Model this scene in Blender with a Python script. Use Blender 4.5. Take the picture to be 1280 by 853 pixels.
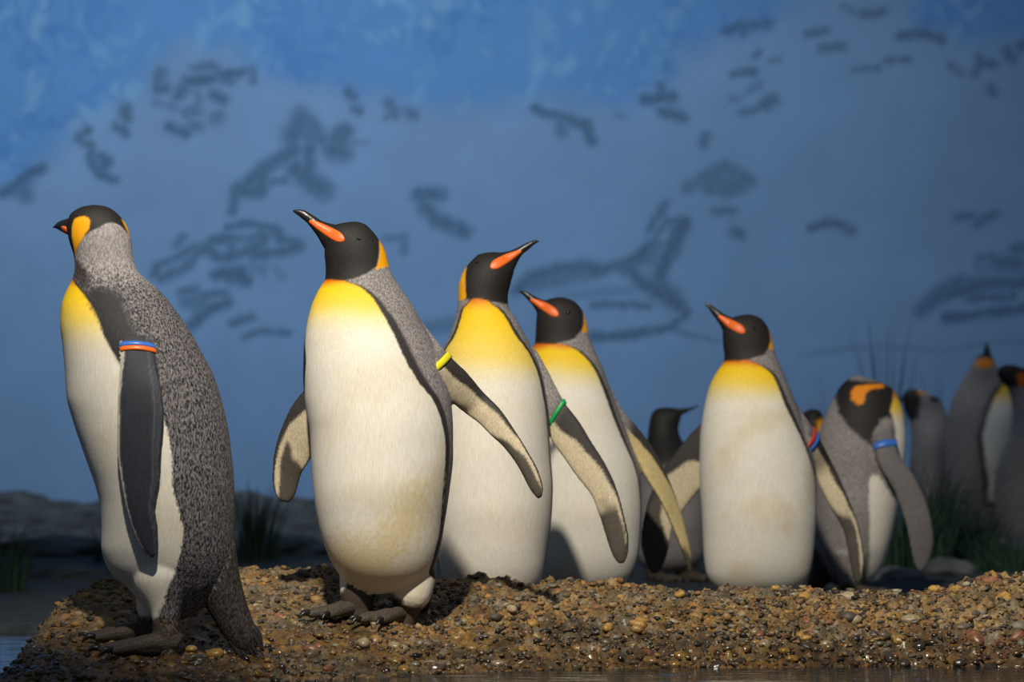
import bpy, bmesh, math, random
import numpy as np
from mathutils import Vector, Matrix, noise, kdtree
from mathutils.bvhtree import BVHTree

random.seed(7); RNG = np.random.default_rng(7)
S = bpy.context.scene
C = S.collection
for o in list(bpy.data.objects): bpy.data.objects.remove(o)

# ------------------------------------------------------------------ camera
F = 3840.0                       # focal length in pixels of the 1280 px wide frame
CAMZ = 0.45
PITCH = math.atan(133.5 / F)
cd = bpy.data.cameras.new('camera'); cam = bpy.data.objects.new('camera', cd); C.objects.link(cam)
cd.sensor_width = 36.0; cd.lens = 36.0 * F / 1280.0
cam.location = (0, 0, CAMZ); cam.rotation_euler = (math.pi / 2 + PITCH, 0, 0)
cd.dof.use_dof = True; cd.dof.focus_distance = 6.35; cd.dof.aperture_fstop = 4.3
cd.clip_end = 100
S.camera = cam

# ------------------------------------------------------------------ world and lights
w = bpy.data.worlds.new('world'); S.world = w; w.use_nodes = True
bg = w.node_tree.nodes['Background']; bg.inputs[0].default_value = (0.42, 0.55, 0.78, 1); bg.inputs[1].default_value = 0.16

def look(o, tgt):
    o.rotation_euler = (Vector(tgt) - o.location).to_track_quat('-Z', 'Y').to_euler()
def light(name, typ, loc, tgt, energy, col, **kw):
    l = bpy.data.lights.new(name, typ); o = bpy.data.objects.new(name, l); C.objects.link(o)
    o.location = loc; l.energy = energy; l.color = col; look(o, tgt)
    for k, v in kw.items(): setattr(l, k, v)
    return o
# ceiling spotlight of the enclosure, trained on the group
light('ceiling_spotlight_offscreen', 'SPOT', (-0.50, 3.1, 3.9), (0.20, 7.2, 0.62), 1230, (1.0, 0.93, 0.80),
      spot_size=math.radians(39.5), spot_blend=0.6, shadow_soft_size=0.09)
# lamps washing the painted wall
light('mural_lamp_offscreen', 'AREA', (-1.5, 11.2, 5.0), (-1.0, 15.5, 1.5), 108, (0.92, 0.96, 1.0), shape='RECTANGLE', size=6.0, size_y=0.8, spread=math.radians(85))

S.view_settings.view_transform = 'Standard'; S.view_settings.look = 'None'
S.view_settings.exposure = 0.0; S.view_settings.gamma = 1.0; S.view_settings.use_curve_mapping = False

# ------------------------------------------------------------------ helpers
cp, sp_ = math.cos(PITCH), math.sin(PITCH)
def P(px, py, d):
    """point of the place seen at a photo position, at world depth d"""
    u = (px - 640.0) / F; v = (426.5 - py) / F
    dy = cp - v * sp_; dz = sp_ + v * cp
    t = d / dy
    return Vector((u * t, d, CAMZ + dz * t))
def lin(r, g, b):
    f = lambda c: (c / 255 / 12.92) if c / 255 <= 0.04045 else ((c / 255 + 0.055) / 1.055) ** 2.4
    return np.array([f(r), f(g), f(b)])
def pchip(x, y, xs):
    x = np.asarray(x, float); y = np.asarray(y, float); xs = np.clip(np.asarray(xs, float), x[0], x[-1])
    h = np.diff(x); d = np.diff(y) / h; m = np.zeros(len(x))
    if len(x) == 2: m[:] = d[0]
    else:
        for i in range(1, len(x) - 1):
            if d[i-1] * d[i] > 0:
                w1 = 2 * h[i] + h[i-1]; w2 = h[i] + 2 * h[i-1]
                m[i] = (w1 + w2) / (w1 / d[i-1] + w2 / d[i])
        m[0] = d[0]; m[-1] = d[-1]
    k = np.clip(np.searchsorted(x, xs, side='right') - 1, 0, len(x) - 2)
    t = (xs - x[k]) / h[k]
    return ((1 + 2*t) * (1-t)**2 * y[k] + t * (1-t)**2 * h[k] * m[k] + t*t*(3-2*t) * y[k+1] + t*t*(t-1) * h[k] * m[k+1])
def catmull(pts, ss):
    """centripetal-ish sampling of a point list by chord length, ss in 0..1"""
    p = np.asarray(pts, float)
    L = np.r_[0, np.cumsum(np.linalg.norm(np.diff(p, axis=0), axis=1))]; L /= L[-1]
    return np.stack([pchip(L, p[:, i], ss) for i in range(p.shape[1])], 1)
def sstep(a, b, x):
    t = np.clip((x - a) / (b - a), 0, 1); return t * t * (3 - 2 * t)
def polydist(poly, X, Y):
    """signed distance to a polygon, positive inside"""
    p = np.asarray(poly, float); n = len(p); D = np.full(X.shape, 1e9); ins = np.zeros(X.shape, bool)
    for i in range(n):
        a = p[i]; b = p[(i + 1) % n]; ab = b - a
        t = np.clip(((X - a[0]) * ab[0] + (Y - a[1]) * ab[1]) / max(ab @ ab, 1e-9), 0, 1)
        D = np.minimum(D, np.hypot(X - a[0] - t * ab[0], Y - a[1] - t * ab[1]))
        cr = ((a[1] > Y) != (b[1] > Y)) & (X < (b[0] - a[0]) * (Y - a[1]) / (b[1] - a[1] if b[1] != a[1] else 1e-9) + a[0])
        ins ^= cr
    return np.where(ins, D, -D)
def linedist(pts, X, Y):
    p = np.asarray(pts, float); D = np.full(X.shape, 1e9)
    for i in range(len(p) - 1):
        a = p[i]; b = p[i + 1]; ab = b - a
        t = np.clip(((X - a[0]) * ab[0] + (Y - a[1]) * ab[1]) / max(ab @ ab, 1e-9), 0, 1)
        D = np.minimum(D, np.hypot(X - a[0] - t * ab[0], Y - a[1] - t * ab[1]))
    return D
def mesh(name, v, f, smooth=True):
    me = bpy.data.meshes.new(name); me.from_pydata([tuple(map(float, q)) for q in v], [], f); me.update()
    if smooth: me.polygons.foreach_set('use_smooth', [True] * len(me.polygons))
    return me
def fix_normals(me):
    bm = bmesh.new(); bm.from_mesh(me); bmesh.ops.recalc_face_normals(bm, faces=bm.faces); bm.to_mesh(me); bm.free()
def obj(name, me, m=None, parent=None, loc=None):
    o = bpy.data.objects.new(name, me); C.objects.link(o)
    if m and not me.materials: me.materials.append(m)
    if parent: o.parent = parent
    if loc is not None: o.location = loc
    return o
def tag(o, label, cat, group=None, kind=None):
    o['label'] = label; o['category'] = cat
    if group: o['group'] = group
    if kind: o['kind'] = kind
    return o
def empty(name, loc, label, cat, group=None):
    o = bpy.data.objects.new(name, None); o.empty_display_size = 0.1; C.objects.link(o); o.location = loc
    return tag(o, label, cat, group)
def tube_grid(rows):
    """closed loft through rings (k,n,3)"""
    k, n, _ = rows.shape; v = rows.reshape(-1, 3)
    f = []
    for i in range(k - 1):
        for j in range(n):
            f.append((i*n + j, i*n + (j+1) % n, (i+1)*n + (j+1) % n, (i+1)*n + j))
    f.append(tuple(range(n - 1, -1, -1))); f.append(tuple((k-1)*n + j for j in range(n)))
    return v, f
def tube(pts, radii, n=20, steps=24, squash=None):
    """smooth tapered tube; squash=(axis vector, factor) flattens it"""
    ss = np.linspace(0, 1, steps); c = catmull(pts, ss)
    p = np.asarray(pts, float); L = np.r_[0, np.cumsum(np.linalg.norm(np.diff(p, axis=0), axis=1))]; L /= L[-1]
    r = pchip(L, radii, ss)
    tg = np.gradient(c, axis=0); tg /= np.linalg.norm(tg, axis=1)[:, None]
    ref = np.array([0.0, 1.0, 0.0]) if squash is None else np.asarray(squash[0], float)
    rows = []
    for i in range(steps):
        a = np.cross(tg[i], ref); a /= max(np.linalg.norm(a), 1e-6); b = np.cross(tg[i], a)
        th = np.linspace(0, 2 * math.pi, n, endpoint=False)
        k = 1.0 if squash is None else squash[1]
        rows.append(c[i] + r[i] * (np.cos(th)[:, None] * a + k * np.sin(th)[:, None] * b))
    return tube_grid(np.array(rows))

# ------------------------------------------------------------------ materials
def newmat(name):
    m = bpy.data.materials.new(name); m.use_nodes = True
    nt = m.node_tree; return m, nt, nt.nodes, nt.links, nt.nodes['Principled BSDF']
def simple(name, col, rough=0.5, spec=0.5, bump=0.0, bscale=200, var=0.0):
    m, nt, N, L, b = newmat(name)
    b.inputs['Base Color'].default_value = (*col, 1); b.inputs['Roughness'].default_value = rough
    b.inputs['Specular IOR Level'].default_value = spec
    tc = N.new('ShaderNodeTexCoord'); nz = N.new('ShaderNodeTexNoise'); nz.inputs['Scale'].default_value = bscale
    nz.inputs['Detail'].default_value = 5
    L.new(tc.outputs['Object'], nz.inputs['Vector'])
    if bump:
        bp = N.new('ShaderNodeBump'); bp.inputs['Strength'].default_value = bump; bp.inputs['Distance'].default_value = 0.003
        L.new(nz.outputs['Fac'], bp.inputs['Height']); L.new(bp.outputs['Normal'], b.inputs['Normal'])
    if var:
        mx = N.new('ShaderNodeMix'); mx.data_type = 'RGBA'; mx.blend_type = 'MULTIPLY'; mx.inputs[0].default_value = var
        mx.inputs[6].default_value = (*col, 1)
        rp = N.new('ShaderNodeValToRGB'); rp.color_ramp.elements[0].position = 0.3; rp.color_ramp.elements[1].position = 0.7
        rp.color_ramp.elements[0].color = (0.25, 0.25, 0.25, 1); rp.color_ramp.elements[1].color = (1.5, 1.5, 1.5, 1)
        L.new(nz.outputs['Fac'], rp.inputs['Fac']); L.new(rp.outputs['Color'], mx.inputs[7]); L.new(mx.outputs[2], b.inputs['Base Color'])
    return m
def plumage():
    """feathers: painted pattern from the colour attribute, speckle and lie of the barbs from noise"""
    m, nt, N, L, b = newmat('plumage')
    at = N.new('ShaderNodeAttribute'); at.attribute_name = 'Col'
    sk = N.new('ShaderNodeAttribute'); sk.attribute_name = 'Speckle'
    tc = N.new('ShaderNodeTexCoord'); mp = N.new('ShaderNodeMapping'); mp.inputs['Scale'].default_value = (1, 1, 0.42)
    mp.inputs['Rotation'].default_value = (0, 0.16, 0)
    L.new(tc.outputs['Object'], mp.inputs['Vector'])
    nz = N.new('ShaderNodeTexNoise'); nz.inputs['Scale'].default_value = 300; nz.inputs['Detail'].default_value = 3; nz.inputs['Roughness'].default_value = 0.7
    L.new(mp.outputs[0], nz.inputs['Vector'])
    rp = N.new('ShaderNodeValToRGB'); e = rp.color_ramp.elements
    e[0].position = 0.40; e[0].color = (0.12, 0.12, 0.13, 1); e[1].position = 0.64; e[1].color = (3.4, 3.3, 3.2, 1)
    L.new(nz.outputs['Fac'], rp.inputs['Fac'])
    mul = N.new('ShaderNodeMix'); mul.data_type = 'RGBA'; mul.blend_type = 'MULTIPLY'
    L.new(sk.outputs['Fac'], mul.inputs[0]); L.new(at.outputs['Color'], mul.inputs[6]); L.new(rp.outputs['Color'], mul.inputs[7])
    # fine long streaks everywhere
    mp2 = N.new('ShaderNodeMapping'); mp2.inputs['Scale'].default_value = (1, 1, 0.12); mp2.inputs['Rotation'].default_value = (0, 0.25, 0)
    L.new(tc.outputs['Object'], mp2.inputs['Vector'])
    n2 = N.new('ShaderNodeTexNoise'); n2.inputs['Scale'].default_value = 330; n2.inputs['Detail'].default_value = 3
    L.new(mp2.outputs[0], n2.inputs['Vector'])
    r2 = N.new('ShaderNodeValToRGB'); r2.color_ramp.elements[0].position = 0.25; r2.color_ramp.elements[0].color = (0.86, 0.85, 0.83, 1)
    r2.color_ramp.elements[1].position = 0.75; r2.color_ramp.elements[1].color = (1.05, 1.05, 1.05, 1)
    L.new(n2.outputs['Fac'], r2.inputs['Fac'])
    mu2 = N.new('ShaderNodeMix'); mu2.data_type = 'RGBA'; mu2.blend_type = 'MULTIPLY'; mu2.inputs[0].default_value = 1.0
    L.new(mul.outputs[2], mu2.inputs[6]); L.new(r2.outputs['Color'], mu2.inputs[7])
    L.new(mu2.outputs[2], b.inputs['Base Color'])
    b.inputs['Roughness'].default_value = 0.62; b.inputs['Specular IOR Level'].default_value = 0.28
    ad = N.new('ShaderNodeMath'); ad.operation = 'ADD'
    L.new(nz.outputs['Fac'], ad.inputs[0]); L.new(n2.outputs['Fac'], ad.inputs[1])
    st = N.new('ShaderNodeMath'); st.operation = 'MULTIPLY_ADD'; st.inputs[1].default_value = 0.5; st.inputs[2].default_value = 0.12
    L.new(sk.outputs['Fac'], st.inputs[0])
    bp = N.new('ShaderNodeBump'); bp.inputs['Distance'].default_value = 0.003
    L.new(st.outputs[0], bp.inputs['Strength']); L.new(ad.outputs[0], bp.inputs['Height']); L.new(bp.outputs['Normal'], b.inputs['Normal'])
    return m
M_PLUME = plumage()
M_BILL = simple('bill_horn', (0.018, 0.015, 0.013), 0.32, 0.5, 0.25, 120)
M_PLATE = simple('bill_plate_orange', tuple(lin(242, 112, 40)), 0.42, 0.4, 0.1, 150)
M_EYE = simple('eye', (0.006, 0.005, 0.004), 0.12, 0.6)
M_FOOT = simple('foot_skin', tuple(lin(74, 66, 56)), 0.6, 0.35, 0.9, 260, 0.55)
M_CLAW = simple('claw_horn', (0.012, 0.011, 0.010), 0.35)
BANDS = {k: simple('band_' + k, tuple(v), 0.35) for k, v in dict(
    blue=lin(58, 112, 200), orange=lin(245, 110, 25), yellow=lin(236, 222, 40), green=lin(25, 160, 80), red=lin(205, 60, 60)).items()}

# ------------------------------------------------------------------ the setting: ground heights
_cp = [(-60, 812, 6.45), (0, 802, 6.5), (28, 782, 6.55), (60, 762, 6.6), (100, 739, 6.65), (150, 724, 6.7), (200, 722, 6.8), (290, 710, 7.0), (400, 712, 7.0), (560, 723, 6.95),
       (700, 728, 6.92), (850, 735, 6.88), (1000, 739, 6.82), (1080, 743, 6.78), (1150, 746, 6.75), (1185, 738, 6.74), (1220, 724, 6.74), (1290, 719, 6.76), (1420, 722, 6.8), (1700, 735, 6.9)]
_cw = [(P(a, b, d), d) for a, b, d in _cp]
CX = np.array([q[0].x for q in _cw]); CYc = np.array([q[1] for q in _cw]); CZ = np.array([q[0].z for q in _cw])
_fp = [(-1.6, 5.95), (-1.1, 5.80), (-0.8, 5.72), (-0.5, 5.80), (-0.33, 5.95), (-0.2, 6.10), (0.10, 6.235), (0.35, 6.32), (1.1, 6.33), (2.0, 6.36)]
FX = np.array([q[0] for q in _fp]); FY = np.array([q[1] for q in _fp])
FLOORZ = 0.022
def ground(x, y, fine=True):
    """height of the island top / rear floor"""
    yc = float(np.interp(x, CX, CYc)); zc = float(np.interp(x, CX, CZ)); yf = float(np.interp(x, FX, FY))
    right = float(sstep(-0.25, 0.45, np.array(x)))
    if y <= yc:
        t = (y - yf) / (yc - yf)
        if t <= 0: z = -0.35 * (yf - y) / 0.25 * 0.5
        else: z = zc * ((1 - right) * t ** 0.95 + right * (1 - (1 - t) ** 2.0))
    else:
        t = float(sstep(0.0, 0.22, np.array(y - yc - 0.02))); z = zc * (1 - t) + FLOORZ * t
    # left end falls into the water
    e = float(sstep(-1.13, -0.95, np.array(x)))
    z = z * e + (1 - e) * min(z, -0.12)
    if fine and y < yc + 0.3:
        k = 0.8 + 0.25 * float(np.clip(z / 0.1, 0, 1))
        q1 = noise.voronoi(Vector((x * 20, y * 20, z * 20)))[0]; q2 = noise.voronoi(Vector((x * 52, y * 52, z * 52)))[0]
        n = noise.noise(Vector((x * 6, y * 6, 1.3))) * 0.014 + noise.noise(Vector((x * 15, y * 15, 4.1))) * 0.010 + noise.noise(Vector((x * 95, y * 95, 2.2))) * 0.004
        n += (1.0 if right > .3 else .6 + .4 * right / .3) * (.016 * (min(1, 2.2 * (q1[1] - q1[0])) - .72) + .010 * (min(1, 2.4 * (q2[1] - q2[0])) - .65))
        z += n * k * e
    return z

# ------------------------------------------------------------------ painted wall (mural)
WALL_D = 15.5
STROKES = [  # brush marks of bare rock on the painted snow: (half width, strength, points)
 (4,.8,[(240,84),(263,83),(273,87)]),(5,1,[(276,93),(304,91)]),(5,.8,[(276,97),(288,100)]),(4,.7,[(315,86),(317,100)]),(5,1,[(233,100),(266,100)]),
 (6,.9,[(228,112),(222,119)]),(6,.8,[(202,92),(200,98)]),(5,.9,[(196,111),(209,111)]),(6,.9,[(268,118),(278,124)]),(4,.6,[(247,117),(249,140)]),(5,.7,[(233,140),(242,139)]),
 (5,.6,[(213,132),(216,135)]),(4,.5,[(195,128),(200,128)]),(5,.7,[(268,149),(274,146)]),(5,.9,[(211,158),(232,167)]),(5,.7,[(241,157),(249,159)]),
 (5,.9,[(437,115),(440,121)]),(5,.8,[(444,135),(449,139)]),
 (9,.9,[(376,146),(366,170)]),(8,.8,[(385,150),(400,173)]),(6,.8,[(370,160),(392,176)]),(6,.9,[(387,185),(384,212)]),(7,.9,[(370,187),(340,204),(320,220),(299,238)]),(6,.9,[(328,222),(326,240),(300,238)]),(5,.9,[(294,240),(290,264)]),
 (9,.9,[(369,210),(384,224),(405,238)]),(7,.8,[(384,206),(388,235)]),(4,.8,[(340,229),(356,225)]),(7,.9,[(418,172),(433,163)]),(9,.9,[(416,188),(428,190)]),(6,.8,[(428,172),(424,186)]),(3,.5,[(438,177),(459,178)]),
 (4,.9,[(283,285),(306,279),(332,283),(349,287)]),(5,.9,[(349,298),(374,307),(353,315),(319,321)]),(5,.8,[(340,290),(360,302)]),(5,.9,[(283,298),(264,302),(252,313)]),(4,.8,[(281,298),(315,298),(330,290)]),
 (5,.9,[(258,313),(273,323),(298,319),(319,308),(330,300)]),(4,.8,[(287,300),(290,318)]),(5,.8,[(250,313),(233,334),(201,348)]),(4,.8,[(245,308),(218,323),(197,332),(193,344)]),(4,.7,[(230,296),(220,308)]),
 (6,1,[(271,344),(298,340),(306,351)]),(5,.8,[(280,346),(300,349)]),(5,.5,[(306,334),(328,338)]),(4,.4,[(344,334),(353,346)]),(4,.8,[(226,365),(247,361)]),(4,.8,[(254,370),(279,365)]),(6,.7,[(232,377),(254,378)]),
 (5,.9,[(285,378),(264,386),(249,397),(237,410)]),(5,.6,[(240,365),(250,385)]),(4,.8,[(290,405),(302,399),(315,397)]),(3.5,.8,[(306,422),(328,414),(361,417)]),
 (5,.9,[(53,211),(34,219),(13,236),(2,242)]),(7,.8,[(30,238),(32,246)]),(6,.7,[(20,240),(36,222)]),(6,.9,[(158,138),(157,146)]),(5,.9,[(145,158),(156,166)]),
 (4,.9,[(110,162),(97,175),(114,183),(114,204),(126,219),(143,225)]),(5,.9,[(126,196),(135,202),(130,208)]),
 (4,.8,[(832,256),(822,270),(811,288)]),(4,.9,[(858,276),(832,278)]),(7,.9,[(854,280),(843,302),(830,331),(824,347)]),(5,.9,[(811,307),(803,317),(790,328),(769,333),(747,340)]),(4,.7,[(830,282),(812,306)]),(5,.7,[(820,305),(812,330)]),
 (6,.9,[(747,340),(734,332),(700,337),(662,347),(646,363)]),(8,.7,[(660,355),(708,347),(730,340)]),(7,.9,[(785,336),(806,357),(832,368),(848,381)]),(9,.9,[(811,357),(838,370)]),(6,.8,[(824,345),(836,365)]),(4,.8,[(779,341),(806,323)]),
 (3.5,.8,[(742,381),(790,381),(811,383)]),(4,.8,[(848,379),(859,392),(843,405)]),(4.5,.9,[(843,408),(822,413),(779,420),(742,421)]),(3,.6,[(848,416),(896,426)]),(4,.4,[(700,372),(730,368),(790,362)]),
 (6,.7,[(860,234),(882,220),(907,208),(938,227),(915,240),(882,235)]),(8,.7,[(880,228),(925,228)]),(4,.7,[(892,264),(918,264)]),(5.5,.8,[(917,290),(926,293)]),(4,.8,[(1013,285),(1038,278),(1066,288)]),
 (5,.8,[(883,170),(880,180)]),(4,.7,[(927,141),(947,137),(963,128)]),(6,.9,[(956,131),(966,125)]),(4,.8,[(917,92),(942,90)]),(4,.7,[(943,70),(948,66)]),(3.5,.5,[(962,76),(974,74)]),(3.5,.5,[(914,124),(922,123)]),(3.5,.5,[(934,114),(950,106)]),
 (4.5,.8,[(907,38),(927,33),(963,30)]),(5,.7,[(925,30),(928,40)]),(4,.7,[(1010,43),(1033,38)]),(4.5,.7,[(1028,60),(1053,58)]),(3.5,.5,[(1053,8),(1068,15)]),(4,.7,[(1078,18),(1104,15)]),(4,.8,[(1124,45),(1149,40),(1177,50)]),
 (3.5,.7,[(1109,76),(1136,74)]),(3.5,.6,[(1068,87),(1099,85)]),(4,.6,[(1189,83),(1202,91)]),(5,.8,[(1225,72),(1228,80),(1242,81)]),(4,.7,[(1224,82),(1218,92)]),(5,.7,[(1238,111),(1242,115)]),(6,.8,[(1260,66),(1264,72)]),(5,.8,[(1275,58),(1290,56)]),
 (4,.7,[(1197,271),(1215,270)]),(4.5,.7,[(1220,280),(1247,267)]),(7,.8,[(1153,388),(1179,363),(1201,352)]),(6,.9,[(1184,369),(1224,357),(1280,353),(1350,349)]),(5,.7,[(1200,352),(1240,350)]),(4,.8,[(1212,374),(1266,371)]),(5,.9,[(1184,397),(1218,394),(1280,386),(1350,379)]),
 (4,.7,[(1224,324),(1241,321),(1250,330)]),(7,.8,[(1246,329),(1274,329)]),(5,.8,[(1269,310),(1310,306)]),(4,.5,[(1221,335),(1280,341)]),
 (5,.8,[(486,129),(494,144)]),(4,.7,[(484,146),(496,136)]),(5,.7,[(509,140),(517,143)]),(5,.9,[(669,137),(705,148),(732,156),(740,176)]),(6,.7,[(700,154),(702,164)]),(5,.9,[(806,125),(841,121)]),(4,.8,[(826,108),(830,122)]),(5,.9,[(826,139),(853,146)]),(3,.4,[(770,143),(782,145)]),
 (7,.9,[(522,244),(550,243)]),(7,.9,[(530,258),(545,274),(580,290)]),(4,.6,[(480,298),(505,297),(505,315)]),(7,.6,[(535,411),(580,404)]),
 (2,.35,[(1000,446),(1040,438),(1100,434),(1180,438),(1230,430),(1350,423)]),
 (5,.8,[(-70,300),(-40,280),(-20,300)]),(6,.8,[(-160,180),(-120,200),(-90,190)]),(6,.8,[(1380,140),(1420,150)]),(7,.8,[(1400,260),(1460,240),(1500,270)]),(5,.8,[(-200,420),(-140,400)])]
ICE = [(-1400,60),(-1100,150),(-800,90),(-400,200),(-200,250),(-60,262),(0,238),(40,222),(90,160),(130,140),(180,118),(200,86),(240,64),(300,74),(330,97),(400,108),(470,122),(540,138),(600,138),(650,130),(700,136),(760,138),(800,128),(832,106),(850,70),(890,52),(960,24),(1010,-10),(1090,-40),(1130,-10),(1150,32),(1200,52),(1280,56),(1400,40),(1700,110),(2100,60),(2500,120),(2500,-1500),(-1400,-1500)]
STROKES += [(h, s_, [(-x - 130, y + 12) for x, y in p]) for h, s_, p in STROKES if all(0 < x < 900 for x, _ in p)] + [(h, s_, [(2760 - x, y + 8) for x, y in p]) for h, s_, p in STROKES if all(500 < x < 1250 for x, _ in p)]
def build_mural():
    x0 = P(-60, 0, WALL_D).x; x1 = P(1340, 0, WALL_D).x; z1 = P(0, -30, WALL_D).z; z0 = P(0, 720, WALL_D).z
    xs = np.r_[np.linspace(-7, x0, 190)[:-1], np.arange(x0, x1, 0.0125), np.linspace(x1, 7, 190)]
    zs = np.r_[np.linspace(-0.2, z0, 6)[:-1], np.arange(z0, z1, 0.0125), np.linspace(z1, 5.2, 30)]
    nx, nz = len(xs), len(zs)
    X, Z = np.meshgrid(xs, zs); v = np.stack([X.ravel(), np.zeros(X.size), Z.ravel()], 1)
    # same flat wall measured in mural units (1 unit = 4.04 mm)
    U = 640 + F * X.ravel() / WALL_D
    dz = Z.ravel() - CAMZ; zc = WALL_D * cp + dz * sp_; yc = -WALL_D * sp_ + dz * cp
    U = 640 + F * X.ravel() / zc; V = 426.5 - F * yc / zc
    n1 = np.array([noise.noise(Vector((a * .006, b * .006, 0))) for a, b in zip(U, V)])
    n2 = np.array([noise.noise(Vector((a * .03, b * .03, 9))) for a, b in zip(U, V)])
    n4 = np.array([noise.noise(Vector((a * .11, b * .11, 19))) for a, b in zip(U, V)])
    sw = np.array([noise.fractal(Vector(((a + .5 * b) * .022 + 1.3 * p, (b - .3 * a) * .010 + .9 * q, 3.0)), 1.1, 2.2, 3) for a, b, p, q in zip(U, V, n1, n2)])
    sv = np.array([noise.noise(Vector(((a - .6 * b) * .03 + 1.2 * q, (b + .4 * a) * .012, 8.0))) for a, b, q in zip(U, V, n2)])
    snow = lin(92, 124, 160)[None] * (1 + 0.10 * n1[:, None]) + lin(10, 16, 24)[None] * n2[:, None]
    ridge = 1 - np.abs(sv) * 4.5
    ice = lin(72, 117, 166)[None] * np.ones((len(U), 1))
    li = sstep(-0.05, 0.55, sw)[:, None]; dk = (sstep(0.1, 0.95, ridge) * sstep(-.3, .3, n1 + sw))[:, None]
    ice = ice * (1 - .6 * li) + lin(100, 142, 176)[None] * .6 * li
    ice = ice * (1 - .55 * dk) + lin(50, 98, 156)[None] * .55 * dk
    mi = sstep(-20, 26, polydist(ICE, U, V) + 14 * n2 + 10 * n1)[:, None]
    col = snow * (1 - mi) + ice * mi
    dark = np.zeros(len(U))
    for hw, s, pts in STROKES:
        b = np.array(pts, float); lo = b.min(0) - 30; hi = b.max(0) + 30
        k = np.where((U > lo[0]) & (U < hi[0]) & (V > lo[1]) & (V < hi[1]))[0]
        if not len(k): continue
        hw *= 1.6; d = linedist(pts, U[k], V[k]) + 3.0 * n4[k] + 1.5 * n2[k]
        dark[k] = np.maximum(dark[k], s * (1 - sstep(hw * .15, hw * 1.6, d)))
    rock = lin(48, 76, 104)[None] * (1 + .25 * n4[:, None])
    col = col * (1 - .85 * dark[:, None]) + rock * .85 * dark[:, None]
    col = np.clip(col, 0, 1)
    f = [(j*nx+i, j*nx+i+1, (j+1)*nx+i+1, (j+1)*nx+i) for j in range(nz-1) for i in range(nx-1)]
    # back face makes the wall a slab
    nb = len(v); ex = np.array([[-7, .2, -.2], [7, .2, -.2], [7, .2, 5.2], [-7, .2, 5.2]])
    v = np.r_[v, ex]; col = np.r_[col, np.full((4, 3), .2)]
    f.append((nb+1, nb, nb+3, nb+2))
    me = mesh('wall_back', v, f, False)
    a = me.color_attributes.new('Col', 'FLOAT_COLOR', 'POINT'); a.data.foreach_set('color', np.c_[col, np.ones(len(col))].astype(np.float32).ravel())
    m, nt, N, L, b = newmat('mural_paint')
    at = N.new('ShaderNodeAttribute'); at.attribute_name = 'Col'
    tc = N.new('ShaderNodeTexCoord'); nz_ = N.new('ShaderNodeTexNoise'); nz_.inputs['Scale'].default_value = 4; nz_.inputs['Detail'].default_value = 8
    L.new(tc.outputs['Object'], nz_.inputs['Vector'])
    hsv = N.new('ShaderNodeHueSaturation'); mr = N.new('ShaderNodeMapRange'); mr.inputs[3].default_value = .9; mr.inputs[4].default_value = 1.1
    L.new(nz_.outputs['Fac'], mr.inputs[0]); L.new(mr.outputs[0], hsv.inputs['Value']); L.new(at.outputs['Color'], hsv.inputs['Color'])
    L.new(hsv.outputs[0], b.inputs['Base Color']); b.inputs['Roughness'].default_value = .8; b.inputs['Specular IOR Level'].default_value = .2
    bp = N.new('ShaderNodeBump'); bp.inputs['Strength'].default_value = .15; L.new(nz_.outputs['Fac'], bp.inputs['Height']); L.new(bp.outputs['Normal'], b.inputs['Normal'])
    o = obj('wall_back', me, m, loc=(0, WALL_D, 0)); o['kind'] = 'structure'
build_mural()

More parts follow.
